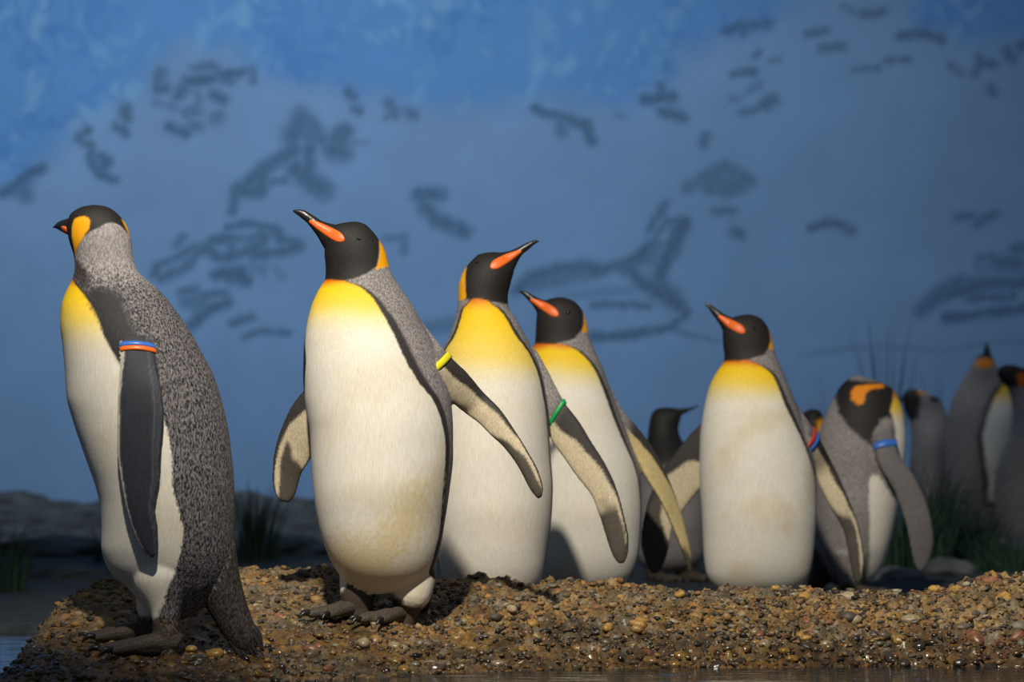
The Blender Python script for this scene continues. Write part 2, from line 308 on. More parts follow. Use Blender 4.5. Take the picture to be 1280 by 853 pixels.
# ------------------------------------------------------------------ rear floor and pool water
def build_floor():
    xs = np.linspace(-7, 7, 180); ys = np.r_[np.linspace(6.98, 8, 30)[:-1], np.linspace(8, WALL_D, 70)]
    v = []; nx = len(xs)
    for y in ys:
        for x in xs:
            edge = 7.42 + 0.10 * noise.noise(Vector((x * 2, 0, 5))) if x < -0.9 else 7.0
            t = float(sstep(-.12, .05, np.array(y - edge)))
            z = FLOORZ + .012 * noise.noise(Vector((x * 2.3, y * 2.3, 0))) * (1 if y > 9 else .25)
            v.append((x, y, z * t + (1 - t) * -.15))
    f = [(j*nx+i, j*nx+i+1, (j+1)*nx+i+1, (j+1)*nx+i) for j in range(len(ys)-1) for i in range(nx-1)]
    me = mesh('floor', v, f)
    o = obj('floor', me, simple('floor_concrete', (0.032, 0.039, 0.042), .9, .2, .5, 14, .6)); o['kind'] = 'structure'
    xs = np.r_[np.linspace(-7, -1.6, 30), np.linspace(-1.58, 1.8, 300), np.linspace(1.82, 7, 30)]
    ys = np.r_[np.linspace(1.5, 5.4, 30), np.linspace(5.41, 7.6, 260)]; nx = len(xs); v = []
    for y in ys:
        for x in xs:
            z = .0011 * noise.noise(Vector((x * 5, y * 34, 0))) + .0006 * noise.noise(Vector((x * 14, y * 80, 3)))
            v.append((x, y, z))
    f = [(j*nx+i, j*nx+i+1, (j+1)*nx+i+1, (j+1)*nx+i) for j in range(len(ys)-1) for i in range(nx-1)]
    m, nt, N, L, b = newmat('pool_water')
    b.inputs['Base Color'].default_value = (.012, .018, .02, 1); b.inputs['Roughness'].default_value = .04; b.inputs['IOR'].default_value = 1.33
    b.inputs['Specular IOR Level'].default_value = .5
    tc = N.new('ShaderNodeTexCoord'); mp = N.new('ShaderNodeMapping'); mp.inputs['Scale'].default_value = (10, 60, 1); nz_ = N.new('ShaderNodeTexNoise')
    nz_.inputs['Scale'].default_value = 1.5; L.new(tc.outputs['Object'], mp.inputs[0]); L.new(mp.outputs[0], nz_.inputs['Vector'])
    bp = N.new('ShaderNodeBump'); bp.inputs['Strength'].default_value = .25; bp.inputs['Distance'].default_value = .004
    L.new(nz_.outputs['Fac'], bp.inputs['Height']); L.new(bp.outputs['Normal'], b.inputs['Normal'])
    o = obj('pool_water', mesh('pool_water', v, f), m); o['kind'] = 'structure'; o['label'] = 'dark rippled pool water in front of the pebble ledge'
build_floor()

# ------------------------------------------------------------------ pebble-concrete island
PAL = [lin(*c) for c in [(150,122,72),(128,100,58),(160,134,88),(112,94,66),(92,78,56),(78,70,58),(118,108,90),(146,136,116),(158,112,56),(62,54,42),(48,43,36),(128,92,60)]]
def wetmat(name, attr=True, col=None):
    """stone with a wet, darker, glossy tide band near the waterline"""
    m, nt, N, L, b = newmat(name)
    geo = N.new('ShaderNodeNewGeometry'); sx = N.new('ShaderNodeSeparateXYZ'); L.new(geo.outputs['Position'], sx.inputs[0])
    nz_ = N.new('ShaderNodeTexNoise'); nz_.inputs['Scale'].default_value = 9; nz_.inputs['Detail'].default_value = 6; L.new(geo.outputs['Position'], nz_.inputs['Vector'])
    ma = N.new('ShaderNodeMath'); ma.operation = 'MULTIPLY_ADD'; ma.inputs[1].default_value = -.14; L.new(nz_.outputs['Fac'], ma.inputs[0]); L.new(sx.outputs[2], ma.inputs[2])
    mr = N.new('ShaderNodeMapRange'); mr.inputs[1].default_value = -.045; mr.inputs[2].default_value = .045; mr.inputs[3].default_value = 1; mr.inputs[4].default_value = 0
    L.new(ma.outputs[0], mr.inputs[0])
    mx = N.new('ShaderNodeMix'); mx.data_type = 'RGBA'; mx.blend_type = 'MULTIPLY'; L.new(mr.outputs[0], mx.inputs[0]); mx.inputs[7].default_value = (.45, .43, .42, 1)
    if attr:
        at = N.new('ShaderNodeAttribute'); at.attribute_name = 'Col'; src = at.outputs['Color']
    else:
        rgb = N.new('ShaderNodeRGB'); rgb.outputs[0].default_value = (*col, 1); src = rgb.outputs[0]
    n3 = N.new('ShaderNodeTexNoise'); n3.inputs['Scale'].default_value = 130; n3.inputs['Detail'].default_value = 5; L.new(geo.outputs['Position'], n3.inputs['Vector'])
    m3 = N.new('ShaderNodeMapRange'); m3.inputs[1].default_value = .3; m3.inputs[2].default_value = .7; m3.inputs[3].default_value = .55; m3.inputs[4].default_value = 1.3; L.new(n3.outputs['Fac'], m3.inputs[0])
    hs = N.new('ShaderNodeHueSaturation'); L.new(m3.outputs[0], hs.inputs['Value']); L.new(src, hs.inputs['Color'])
    L.new(hs.outputs[0], mx.inputs[6]); L.new(mx.outputs[2], b.inputs['Base Color'])
    mr2 = N.new('ShaderNodeMapRange'); mr2.inputs[3].default_value = .7; mr2.inputs[4].default_value = .16; L.new(mr.outputs[0], mr2.inputs[0]); L.new(mr2.outputs[0], b.inputs['Roughness'])
    bp = N.new('ShaderNodeBump'); bp.inputs['Strength'].default_value = .5; bp.inputs['Distance'].default_value = .003; L.new(n3.outputs['Fac'], bp.inputs['Height']); L.new(bp.outputs['Normal'], b.inputs['Normal'])
    return m
ISL = None
def build_island():
    global ISL
    CA = lin(150, 112, 54); CB = lin(98, 86, 64)
    xs = np.arange(-1.22, 2.0, .0065); nt_ = 230; v = []; col = []
    for x in xs:
        yf = float(np.interp(x, FX, FY)) - .16; yb = float(np.interp(x, CX, CYc)) + .30
        for j in range(nt_):
            y = yf + (yb - yf) * j / (nt_ - 1); v.append((x, y, ground(x, y)))
            n = noise.noise(Vector((x * 4, y * 4, 2))) + .6 * noise.noise(Vector((x * 13, y * 13, 5)))
            m_ = max(0, min(1, .5 + 1.4 * noise.noise(Vector((x * 3, y * 6, 11))))); cell = noise.voronoi(Vector((x * 52, y * 52, ground(x, y, False) * 52)))[1][0]; hs = PAL[int(abs(cell[0] * 37.3 + cell[1] * 91.7 + cell[2] * 53.1)) % 12]; col.append((.5 * hs + .5 * (CA * m_ + CB * (1 - m_))) * (1 + .45 * n))
    f = [(i*nt_+j, (i+1)*nt_+j, (i+1)*nt_+j+1, i*nt_+j+1) for i in range(len(xs)-1) for j in range(nt_-1)]
    me = mesh('rock_ledge', v, f)
    a = me.color_attributes.new('Col', 'FLOAT_COLOR', 'POINT'); col = np.clip(np.array(col), .01, 1)
    a.data.foreach_set('color', np.c_[col, np.ones(len(col))].astype(np.float32).ravel())
    root = empty('rock_ledge', (0, 0, 0), 'brown pebble-studded concrete ledge at the edge of the pool', 'rock')
    obj('ledge_core', me, wetmat('ledge_concrete'), root)
    # gravel: tens of thousands of small stones set in the concrete, too small to pick apart
    g = (1 + 5 ** .5) / 2
    ico = np.array([(-1,g,0),(1,g,0),(-1,-g,0),(1,-g,0),(0,-1,g),(0,1,g),(0,-1,-g),(0,1,-g),(g,0,-1),(g,0,1),(-g,0,-1),(-g,0,1)], float); ico /= np.linalg.norm(ico[0])
    icf = np.array([(0,11,5),(0,5,1),(0,1,7),(0,7,10),(0,10,11),(1,5,9),(5,11,4),(11,10,2),(10,7,6),(7,1,8),(3,9,4),(3,4,2),(3,2,6),(3,6,8),(3,8,9),(4,9,5),(2,4,11),(6,2,10),(8,6,7),(9,8,1)])
    V = []; Fc = []; Cc = []; n = 0; k = 0
    while n < 15000:
        x = random.uniform(-1.12, 1.3) if random.random() < .94 else random.uniform(1.3, 1.95)
        yf = float(np.interp(x, FX, FY)); yc = float(np.interp(x, CX, CYc))
        y = yf - .04 + (yc - yf + .18) * random.random()
        r = random.choice([.003, .004, .005, .006, .0085]) * random.uniform(.8, 1.25)
        s = np.array([random.uniform(.8, 1.5), random.uniform(.7, 1.2), random.uniform(.4, .9)])
        q = ico * (1 + .38 * RNG.uniform(-1, 1, (12, 1))) * s * r
        a1 = random.uniform(0, 6.28); tl = random.uniform(-.5, .5); c, s_ = math.cos(a1), math.sin(a1)
        R = np.array([[c, -s_, 0], [s_, c, 0], [0, 0, 1]]) @ np.array([[1, 0, 0], [0, math.cos(tl), -math.sin(tl)], [0, math.sin(tl), math.cos(tl)]])
        V.append(q @ R.T + np.array([x, y, ground(x, y) - r * .10])); Fc.append(icf + 12 * n)
        ci = random.choice(PAL) * random.uniform(.55, 1.15); Cc.append(np.repeat(ci[None], 12, 0)); n += 1
    V = np.concatenate(V); Fc = np.concatenate(Fc); Cc = np.concatenate(Cc)
    me = bpy.data.meshes.new('gravel'); me.vertices.add(len(V)); me.vertices.foreach_set('co', V.astype(np.float32).ravel())
    me.loops.add(Fc.size); me.loops.foreach_set('vertex_index', Fc.astype(np.int32).ravel()); me.polygons.add(len(Fc))
    me.polygons.foreach_set('loop_start', np.arange(0, Fc.size, 3, dtype=np.int32)); me.update(calc_edges=True); me.validate()
    a = me.color_attributes.new('Col', 'FLOAT_COLOR', 'POINT'); a.data.foreach_set('color', np.c_[Cc, np.ones(len(Cc))].astype(np.float32).ravel())
    o = obj('gravel', me, bpy.data.materials['ledge_concrete'], root); o['kind'] = 'stuff'
    # pebbles that can be picked out one by one
    shapes = []
    for s in range(7):
        bm = bmesh.new(); bmesh.ops.create_icosphere(bm, subdivisions=2, radius=1)
        sc = Vector((random.uniform(1, 1.5), random.uniform(.8, 1.1), random.uniform(.55, .8)))
        for q in bm.verts:
            q.co *= 1 + .28 * noise.noise(q.co * 1.3 + Vector((s * 7, 0, 0))); q.co = Vector((q.co.x * sc.x, q.co.y * sc.y, q.co.z * sc.z))
        me = bpy.data.meshes.new('pebble'); bm.to_mesh(me); bm.free(); me.polygons.foreach_set('use_smooth', [True] * len(me.polygons)); shapes.append(me)
    cols = [lin(158,124,70), lin(132,104,66), lin(170,152,118), lin(108,96,80), lin(146,98,66), lin(84,75,64), lin(176,136,66)]
    var = []
    for i, c in enumerate(cols):
        m = wetmat('pebble_stone_%d' % i, False, tuple(c))
        for me in shapes:
            q = me.copy(); q.materials.append(m); var.append(q)
    def peb(x, y, r, me, up=.08):
        e = .02; nx_ = (ground(x - e, y, False) - ground(x + e, y, False)) / (2*e); ny_ = (ground(x, y - e, False) - ground(x, y + e, False)) / (2*e)
        nv = Vector((nx_, ny_, 1)).normalized()
        o = obj('pebble', me, None, root); o.scale = (r, r, r)
        o.location = Vector((x, y, ground(x, y))) + nv * r * up
        o.rotation_euler = (nv.to_track_quat('Z', 'Y') @ Vector((0, 0, 1)).rotation_difference(Vector((.2 * random.uniform(-1, 1), .2 * random.uniform(-1, 1), 1))) ).to_euler()
        o.rotation_euler.rotate_axis('Z', random.uniform(0, 6.28))
    # noticeable single pebbles on the front face and the right shoulder
    def hit(px, py):   # depth where the ledge meets a line of sight
        for i in range(400):
            d = 5.8 + i * .004; q = P(px, py, d)
            if ground(q.x, d, False) >= q.z: return q.x, d
        return None
    big = [(605,811,.012,0),(1220,797,.022,4),(980,799,.013,4),(1092,786,.015,5),(1138,767,.018,2),(1064,762,.015,6),(1034,804,.013,2),(1106,798,.012,3),(1195,735,.018,6),(1238,724,.018,4),(1255,740,.02,6),
           (1060,745,.02,2),(1168,742,.014,6),(950,796,.010,4),(1160,818,.012,0),(1272,792,.016,4),(790,808,.014,1),(650,812,.012,6),(640,768,.014,2),(850,746,.012,6),(990,827,.012,6),(1006,746,.012,6),
           (1256,770,.012,3),(900,772,.012,1),(870,768,.012,0),(1240,785,.014,3),(580,772,.012,2),(440,826,.012,3),(505,808,.014,2),(470,800,.018,0),(398,806,.014,4),(350,815,.016,0),(330,800,.013,6),(540,752,.011,0),(600,760,.010,4),(720,752,.010,0)]
    for px, py, r, c in big:
        h = hit(px, py)
        if h: peb(h[0], h[1], r, var[c * 7 + random.randrange(7)])
    k = len(big)
    while k < 300:
        px = random.uniform(25, 1279); top = np.interp(px, [a for a, _, _ in _cp], [b for _, b, _ in _cp]); py = random.uniform(top + 2, 850)
        h = hit(px, py)
        if not h: continue
        peb(h[0], h[1], random.uniform(.0075, .0135) * (1 if random.random() < .85 else 1.3), var[random.randrange(len(var))]); k += 1
    ISL = root
build_island()

# ------------------------------------------------------------------ penguins
WHITE = lin(238, 232, 218); GREY = lin(132, 127, 126); DARK = lin(36, 34, 33); BLACK = lin(35, 32, 30); CREAM = lin(205, 190, 160); EAR = lin(246, 172, 16)
PROFILE = [(0.0,-.045,.045),(.025,-.078,.07),(.055,-.103,.088),(.09,-.121,.10),(.13,-.134,.11),(.2,-.147,.125),(.3,-.158,.135),(.42,-.154,.138),(.55,-.140,.132),(.65,-.122,.115),(.72,-.100,.092),(.78,-.074,.068),
           (.83,-.055,.052),(.87,-.045,.045),(.92,-.040,.041),(.955,-.034,.035),(.98,-.024,.025),(.994,-.013,.013),(1.0,-.004,.004)]
FOOT_ME = None; CLAW_ME = None
def voxel(v, f, size, smooth, it=5, fac=.5):
    me = mesh('tmp', v, f, False); o = bpy.data.objects.new('tmp', me); C.objects.link(o)
    r = o.modifiers.new('r', 'REMESH'); r.mode = 'VOXEL'; r.voxel_size = size; r.use_smooth_shade = True
    if it:
        s = o.modifiers.new('s', 'SMOOTH'); s.iterations = it; s.factor = fac
    dg = bpy.context.evaluated_depsgraph_get(); out = bpy.data.meshes.new_from_object(o.evaluated_get(dg))
    bpy.data.objects.remove(o); bpy.data.meshes.remove(me)
    out.polygons.foreach_set('use_smooth', [True] * len(out.polygons))
    return out
def join(parts):
    V = []; Fc = []; n = 0
    for v, f in parts:
        V.append(np.asarray(v)); Fc += [tuple(i + n for i in q) for q in f]; n += len(v)
    return np.concatenate(V), Fc
def make_foot():
    """webbed foot, heel at the origin, toes along +x, ankle stump upwards"""
    global FOOT_ME, CLAW_ME
    parts = [tube([(-.022, 0, .018), (0, 0, .03), (.006, 0, .062)], [.016, .021, .019])]
    toes = []
    for a, L in ((-.42, .098), (0, .115), (.42, .102)):
        c, s = math.cos(a), math.sin(a)
        pts = [(-.012, .25 * s * .03, .02), (.03 * c, .03 * s, .021), (L * .45 * c, L * .45 * s, .018), (L * .8 * c, L * .8 * s, .0125), (L * c, L * s, .009)]
        parts.append(tube(pts, [.016, .015, .0125, .0105, .006], 16, 22)); toes.append((a, L))
    w = [(0, 0), *[(L * .86 * math.cos(a), L * .86 * math.sin(a)) for a, L in toes]]
    web = [(-.005, -.012), (.09 * math.cos(-.45), .09 * math.sin(-.45)), (.082 * math.cos(-.2), .082 * math.sin(-.2)), (.1, 0), (.084 * math.cos(.2), .084 * math.sin(.2)), (.092 * math.cos(.45), .092 * math.sin(.45)), (-.005, .012)]
    n = len(web); v = [(x, y, .004) for x, y in web] + [(x, y, .013 if x > .05 else .018) for x, y in web]
    parts.append((np.array(v), [tuple(range(n - 1, -1, -1)), tuple(range(n, 2 * n))] + [(i, (i+1) % n, n + (i+1) % n, n + i) for i in range(n)]))
    FOOT_ME = voxel(*join(parts), .0028, True, 3, .5); FOOT_ME.name = 'foot'; FOOT_ME.materials.append(M_FOOT)
    CLAW_ME = mesh('claw', *tube([(0, 0, .002), (.010, 0, .003), (.019, 0, -.003), (.024, 0, -.008)], [.0055, .005, .003, .0008], 10, 8)); fix_normals(CLAW_ME); CLAW_ME.materials.append(M_CLAW)
    return toes
TOES = make_foot()
def add_foot(root, loc, az, sc=1.0, tilt=0.0):
    o = obj('foot', FOOT_ME, None, root); o.location = loc; o.rotation_euler = (0, tilt, az); o.scale = (sc,) * 3
    for a, L in TOES:
        c = obj('claw', CLAW_ME, None, o); c.location = ((L - .002) * math.cos(a), (L - .002) * math.sin(a), .010); c.rotation_euler = (0, 0, a)

def penguin(s):
    d0 = s['d']; k = d0 / F; X0 = (s['cx'] - 640) * k
    gz = s['gz'] if 'gz' in s else ground(X0, d0, False)
    O = np.array([X0, d0, gz]); mono = s.get('vox', .004)
    def loc(px, py, dy=0.0):          # photo position on the bird's own plane -> local point
        q = P(px, py, d0); return np.array([q.x - X0, dy, q.z - gz])
    def back(x, z):                   # inverse, on the same plane
        dz = z + gz - CAMZ; zc = d0 * cp + dz * sp_; yc = -d0 * sp_ + dz * cp
        return 640 + F * (x + X0) / zc, 426.5 - F * yc / zc
    root = empty('king_penguin', tuple(O), s['label'], 'penguin', s.get('group'))
    parts = []; params = []           # params rows: part, s, c, side
    # torso, neck and head in one loft
    Lp = sorted(s['left']); Rp = sorted(s['right'])      # (row, column) pairs
    top = min(Lp[0][0], Rp[0][0]); bot = max(Lp[-1][0], Rp[-1][0])
    n = 150 if mono < .005 else 90; t = np.linspace(0, 1, n); py = top + (bot - top) * (t + .5 * (.5 - .5 * np.cos(math.pi * t) - t))
    l = pchip(*zip(*Lp), py); r = pchip(*zip(*Rp), py)
    zz = np.array([loc(s['cx'], q)[2] for q in py]); H = zz[0]; S_ = s.get('ps', H / .86)
    prof = s.get('profile', PROFILE); pu, pf, pb = zip(*prof)
    u = (zz - zz[-1]) / (zz[0] - zz[-1]); yfr = pchip(pu, pf, u) * S_; ybk = pchip(pu, pb, u) * S_
    if 'lean' in s:
        ly = pchip(*zip(*s['lean']), u); yfr = yfr + ly; ybk = ybk + ly
    cxp = (l + r) / 2; a = (r - l) / 2; cxm = np.array([loc(q, w_)[0] for q, w_ in zip(cxp, py)]); am = a * k; ym = (yfr + ybk) / 2; bm_ = (ybk - yfr) / 2
    nr = 120 if mono < .005 else 64; th = np.linspace(0, 2 * math.pi, nr, endpoint=False)
    rows = np.stack([np.stack([cxm[i] + am[i] * np.cos(th), ym[i] - bm_[i] * np.sin(th), np.full(nr, zz[i])], 1) for i in range(n)])
    v, f = tube_grid(rows); parts.append((v, f)); params.append(np.c_[np.zeros(len(v)), np.zeros((len(v), 3))])
    # flippers
    fl_sections = []
    for fi, fl in enumerate(s.get('flippers', [])):
        ns = 150; ss = np.linspace(0, 1, ns)
        e1 = catmull([loc(x, y, dy) for x, y, dy in fl['e1']], ss); e2 = catmull([loc(x, y, dy) for x, y, dy in fl['e2']], ss)
        rows = []; pr = []
        m_ = 56; ta = np.linspace(0, 2 * math.pi, m_, endpoint=False)
        axis = np.gradient((e1 + e2) / 2, axis=0)
        for i in range(ns):
            ch = e2[i] - e1[i]; nn = np.cross(ch, axis[i]); nn /= max(np.linalg.norm(nn), 1e-9)
            if nn[1] > 0: nn = -nn
            th_ = fl.get('th', .011) * (1.25 - .55 * ss[i]); mid = (e1[i] + e2[i]) / 2
            cw = np.cos(ta); sw = np.sign(np.sin(ta)) * np.abs(np.sin(ta)) ** .75
            hl = max(np.linalg.norm(ch) / 2, .003); cu = ch / max(np.linalg.norm(ch), 1e-9)
            th_ = min(th_, hl)
            rows.append(mid + np.outer(cw, cu * hl) + np.outer(sw, nn * th_))
            pr.append(np.stack([np.full(m_, 1 + fi), np.full(m_, ss[i]), (cw + 1) / 2, np.sign(sw)], 1))
        rows = np.array(rows); v, f = tube_grid(rows); parts.append((v, f)); params.append(np.concatenate(pr)); fl_sections.append((rows, ss))
    # legs and tail belong to the same skin
    for lg in s.get('legs', []):
        v, f = tube([loc(x, y, dy) for x, y, dy in lg['pts']], lg['r'], 24, 30); parts.append((v, f)); params.append(np.c_[np.full(len(v), 8), np.zeros((len(v), 3))])
    if 'tail' in s:
        v, f = tube([loc(x, y, dy) for x, y, dy in s['tail']['pts']], s['tail']['r'], 24, 30, s['tail'].get('squash')); parts.append((v, f)); params.append(np.c_[np.full(len(v), 9), np.zeros((len(v), 3))])
    V, Fc = join(parts); PR = np.concatenate(params)
    me = voxel(V, Fc, mono, True, s.get('it', 6)); me.name = 'penguin_body'
    nv = len(me.vertices); co = np.empty(nv * 3, np.float32); me.vertices.foreach_get('co', co); co = co.reshape(-1, 3).astype(float)
    kd = kdtree.KDTree(len(V))
    for i, q in enumerate(V): kd.insert(q, i)
    kd.balance()
    near = np.array([kd.find(q)[1] for q in co]); pr = PR[near]
    # ---- plumage pattern
    X, Y = back(co[:, 0], co[:, 2])
    zr = zz[::-1]; ci = np.interp(co[:, 2], zr, cxm[::-1]); ai = np.interp(co[:, 2], zr, am[::-1]); yi = np.interp(co[:, 2], zr, ym[::-1]); bi = np.interp(co[:, 2], zr, bm_[::-1])
    ang = np.degrees(np.arctan2(-(co[:, 1] - yi) / np.maximum(bi, 1e-3), (co[:, 0] - ci) / np.maximum(ai, 1e-3))) % 360
    nearside = co[:, 1] < yi
    nz1 = np.array([noise.noise(Vector(q) * 28) for q in co]); nz2 = np.array([noise.noise(Vector(q) * 9 + Vector((5, 0, 0))) for q in co]); nz3 = np.array([noise.noise(Vector(q) * 110) for q in co])
    def mixc(c, m, new):
        m = np.clip(m, 0, 1)[:, None]; return c * (1 - m) + (new if np.ndim(new) == 2 else np.asarray(new)[None]) * m
    grey = s.get('grey', GREY); white = s.get('white', WHITE)
    col = np.repeat(grey[None], nv, 0) * (1 + .12 * nz2[:, None]); spk = np.full(nv, s.get('spk', .35))
    if 'back_ramp' in s:            # nape paler than the lower back: feather colour
        m = sstep(*s['back_ramp'][:2], Y); col = mixc(col, m, s['back_ramp'][2]); spk = spk * (.25 + .75 * m)
    if 'border' in s:
        by, bx = zip(*s['border']); xb = pchip(by, bx, Y)
        zc_ = np.interp(Y, py, cxp); ac_ = np.interp(Y, py, a)
        tb = np.degrees(np.arccos(np.clip((xb - zc_) / np.maximum(ac_, 1), -1, 1)))
        phi = np.interp(Y, *zip(*s['phi'])); wd = np.maximum(phi - tb, 0)
        dl = np.abs((ang - phi + 180) % 360 - 180)
        sg = (wd - dl) * math.pi / 180 * ai / k + 1.2 * nz3        # px inside the pale breast
        sg = np.where((Y < by[0] - 2), -99, sg)
        dw = np.interp(Y, *zip(*s['darkw'])) if 'darkw' in s else np.full(nv, 12.)
        dm = (1 - sstep(.55, 1.0, -sg / np.maximum(dw, .1))) * (dw > .5)
        col = mixc(col, dm * .92, DARK); spk = spk * (1 - .75 * dm)
        ye = s['yellow']; yy = (Y + 5 * nz2 + 2 * nz1)
        br = np.repeat(white[None], nv, 0) * (1 + .04 * nz2[:, None])
        stain = .7 * s.get('stain', .25) * sstep(-.25, .75, nz2 + .35 * nz1)
        br = mixc(br, stain, lin(205, 178, 120))
        br = mixc(br, 1 - sstep(ye[2], ye[3], yy), lin(240, 214, 110)); br = mixc(br, 1 - sstep(ye[1], (ye[2] + ye[3]) / 2, yy), lin(250, 206, 28)); br = mixc(br, 1 - sstep(ye[0], ye[1], yy), lin(226, 110, 8))
        bmask = sstep(-1.2, 1.6, sg); col = mixc(col, bmask, br); spk = spk * (1 - bmask)
    for poly, c, soft, side in s.get('polys', []):
        m = sstep(-soft, soft, polydist(poly, X, Y) + soft * .8 * nz3)
        if side == 'near': m = m * nearside
        if side == 'far': m = m * ~nearside
        if callable(c): c = c(X, Y)
        if isinstance(c, tuple): c, sk = c; spk = spk * (1 - m) + sk * m
        else: spk = spk * (1 - m)
        col = mixc(col, m, c)
    if 'hood' in s:
        m = sstep(-1.3, 1.3, polydist(s['hood'], X, Y) + .6 * nz3)
        hoodc = np.repeat(BLACK[None], nv, 0)
        col = mixc(col, m, hoodc); spk = spk * (1 - m) + .12 * m
    for e in s.get('ear', []):
        m = sstep(-1.2, 1.2, polydist(e, X, Y) + .5 * nz3)
        if s.get('ear_near'): m = m * nearside
        col = mixc(col, m, EAR); spk = spk * (1 - m)
    # flippers
    for fi, fl in enumerate(s.get('flippers', [])):
        sel = pr[:, 0] == 1 + fi
        ss, cc, sd = pr[:, 1], pr[:, 2], pr[:, 3]; sb = fl.get('s0', .12)
        fr = sd >= 0 if fl.get('under', True) else np.zeros(nv, bool)
        fade = sstep(sb - .10, sb, ss)
        outer = mixc(np.repeat(fl.get('top', lin(52, 52, 56))[None], nv, 0), np.zeros(nv), BLACK)
        if fl.get('lines'):
            st_ = .5 + .5 * np.sin(cc * 95); outer = mixc(outer, .55 * st_ * sstep(.68, .82, cc), lin(96, 98, 104)); outer = mixc(outer, (1 - sstep(.03, .09, cc)) * sstep(.12, .2, ss), lin(205, 198, 185))
        w1 = np.interp(ss, [0, sb, sb + .12, sb + .3, .7, 1], [.9, .62, .36, .2, .12, .10]) + .05 * nz1
        under = np.repeat(fl.get('cream', CREAM)[None], nv, 0) * (1 + .06 * nz2[:, None])
        tp = fl.get('tip', .70)
        tipm = sstep(tp - .03, tp + .03, ss + .05 * nz1 + fl.get('slant', .1) * (cc - .5)) * sstep(fl.get('tc', .34) - .06, fl.get('tc', .34) + .06, cc + .06 * nz1 + fl.get('tclose', .25) * sstep(.9, 1, ss))
        under = mixc(under, tipm * .95, lin(62, 57, 52)); under = mixc(under, 1 - sstep(w1 - .05, w1 + .03, cc), lin(58, 54, 52)); under = mixc(under, sstep(.955, .99, cc) * .7, lin(70, 64, 58))
        fc = np.where(fr[:, None], under, outer)
        g0 = fl.get('root', grey); fc = mixc(np.repeat(g0[None], nv, 0), fade, fc)
        m = sel & (ss > fl.get('blend', .06))
        col = np.where(m[:, None], fc, col); spk = np.where(m, .1 + .25 * (1 - fade), spk)
    lg = pr[:, 0] == 8
    if lg.any():
        ld = s['legdark'] if not isinstance(s['legdark'], list) else np.interp(X, *zip(*s['legdark'])); m = lg * sstep(ld - 5, ld + 4, Y + 5 * nz3); col = mixc(col, m, s.get('legcol', lin(70, 60, 52)))
    tl = pr[:, 0] == 9
    if tl.any(): col = mixc(col, tl * 1.0, s.get('tailcol', lin(48, 44, 42))); spk = np.where(tl, .8 * min(1, s.get('spk', .35) * 1.2), spk)
    col = np.clip(col, .004, 1)
    at = me.color_attributes.new('Col', 'FLOAT_COLOR', 'POINT'); at.data.foreach_set('color', np.c_[col, np.ones(nv)].astype(np.float32).ravel())
    sa = me.attributes.new('Speckle', 'FLOAT', 'POINT'); sa.data.foreach_set('value', np.clip(spk, 0, 1).astype(np.float32))
    me.materials.clear(); me.materials.append(M_PLUME)
    obj('body', me, None, root)
    # ---- bill: loft between its upper and lower edge
    if 'bill' in s:
        b = s['bill']; ss = np.linspace(0, 1, 30)
        e1 = catmull([loc(x, y, dy) for x, y, dy in b['up']], ss); e2 = catmull([loc(x, y, dy) for x, y, dy in b['lo']], ss)
        hw = pchip(np.linspace(0, 1, len(b['hw'])), b['hw'], ss); ta = np.linspace(0, 2 * math.pi, 20, endpoint=False); rows = []
        ax = np.gradient((e1 + e2) / 2, axis=0)
        for i in range(30):
            ch = e1[i] - e2[i]; hl = max(np.linalg.norm(ch) / 2, .0008); cu = ch / max(np.linalg.norm(ch), 1e-9); nn = np.cross(cu, ax[i]); nn /= max(np.linalg.norm(nn), 1e-9)
            rows.append((e1[i] + e2[i]) / 2 + np.outer(np.cos(ta), cu * hl) + np.outer(np.sin(ta), nn * hw[i]))
        v, f = tube_grid(np.array(rows)); bme = mesh('bill', v, f); fix_normals(bme); bo = obj('bill', bme, M_BILL, root)
        # surfaces to lay plates and eyes on
        fv = [tuple(q) for q in co] + [tuple(q) for q in v]; ff = [tuple(p.vertices) for p in me.polygons] + [tuple(nv + i for i in q) for q in f[:-2]]
        bvh = BVHTree.FromPolygons(fv, ff)
        dr = Vector(b.get('ray', (0, 1, 0))).normalized()
        if 'plate' in b:
            for side in (1, -1):
                D = dr * side; ns, nc = 22, 9; ss = np.linspace(0, 1, ns)
                cl = catmull([loc(x, y, 0) for x, y, _ in b['plate']], ss); hw_ = pchip(np.linspace(0, 1, len(b['plate'])), [q[2] for q in b['plate']], ss) * k * np.sqrt(np.clip(1 - np.clip((ss - .84) / .165, 0, 1) ** 2, .02, 1)); hw_ = hw_ * 1.12
                tg = np.gradient(cl, axis=0); tg /= np.linalg.norm(tg, axis=1)[:, None]
                up_ = []; dn_ = []; ok = True
                yb_ = [loc(x, y, dy)[1] for x, y, dy in b['lo']]
                for i in range(ns):
                    pn = np.array([-tg[i][2], 0, tg[i][0]])
                    for j in range(nc):
                        c_ = -1 + 2 * j / (nc - 1); q = Vector(cl[i] + pn * hw_[i] * c_)
                        h = bvh.ray_cast(q - D * 1.0, D)
                        hp = h[0] if h[0] is not None else None
                        if hp is None:
                            h2 = bvh.find_nearest(q); hp = h2[0]
                        e = (1 - c_ * c_) ** .5 * min(1, 4 * ss[i] + .15, 4 * (1 - ss[i]) + .15)
                        up_.append(hp - D * (.0004 + .0022 * e)); dn_.append(hp + D * .003)
                vv = [tuple(q) for q in up_ + dn_]; n_ = ns * nc; g = []
                for i in range(ns - 1):
                    for j in range(nc - 1):
                        a_ = i*nc + j; g.append((a_, a_+1, a_+nc+1, a_+nc)); g.append((n_+a_, n_+a_+nc, n_+a_+nc+1, n_+a_+1))
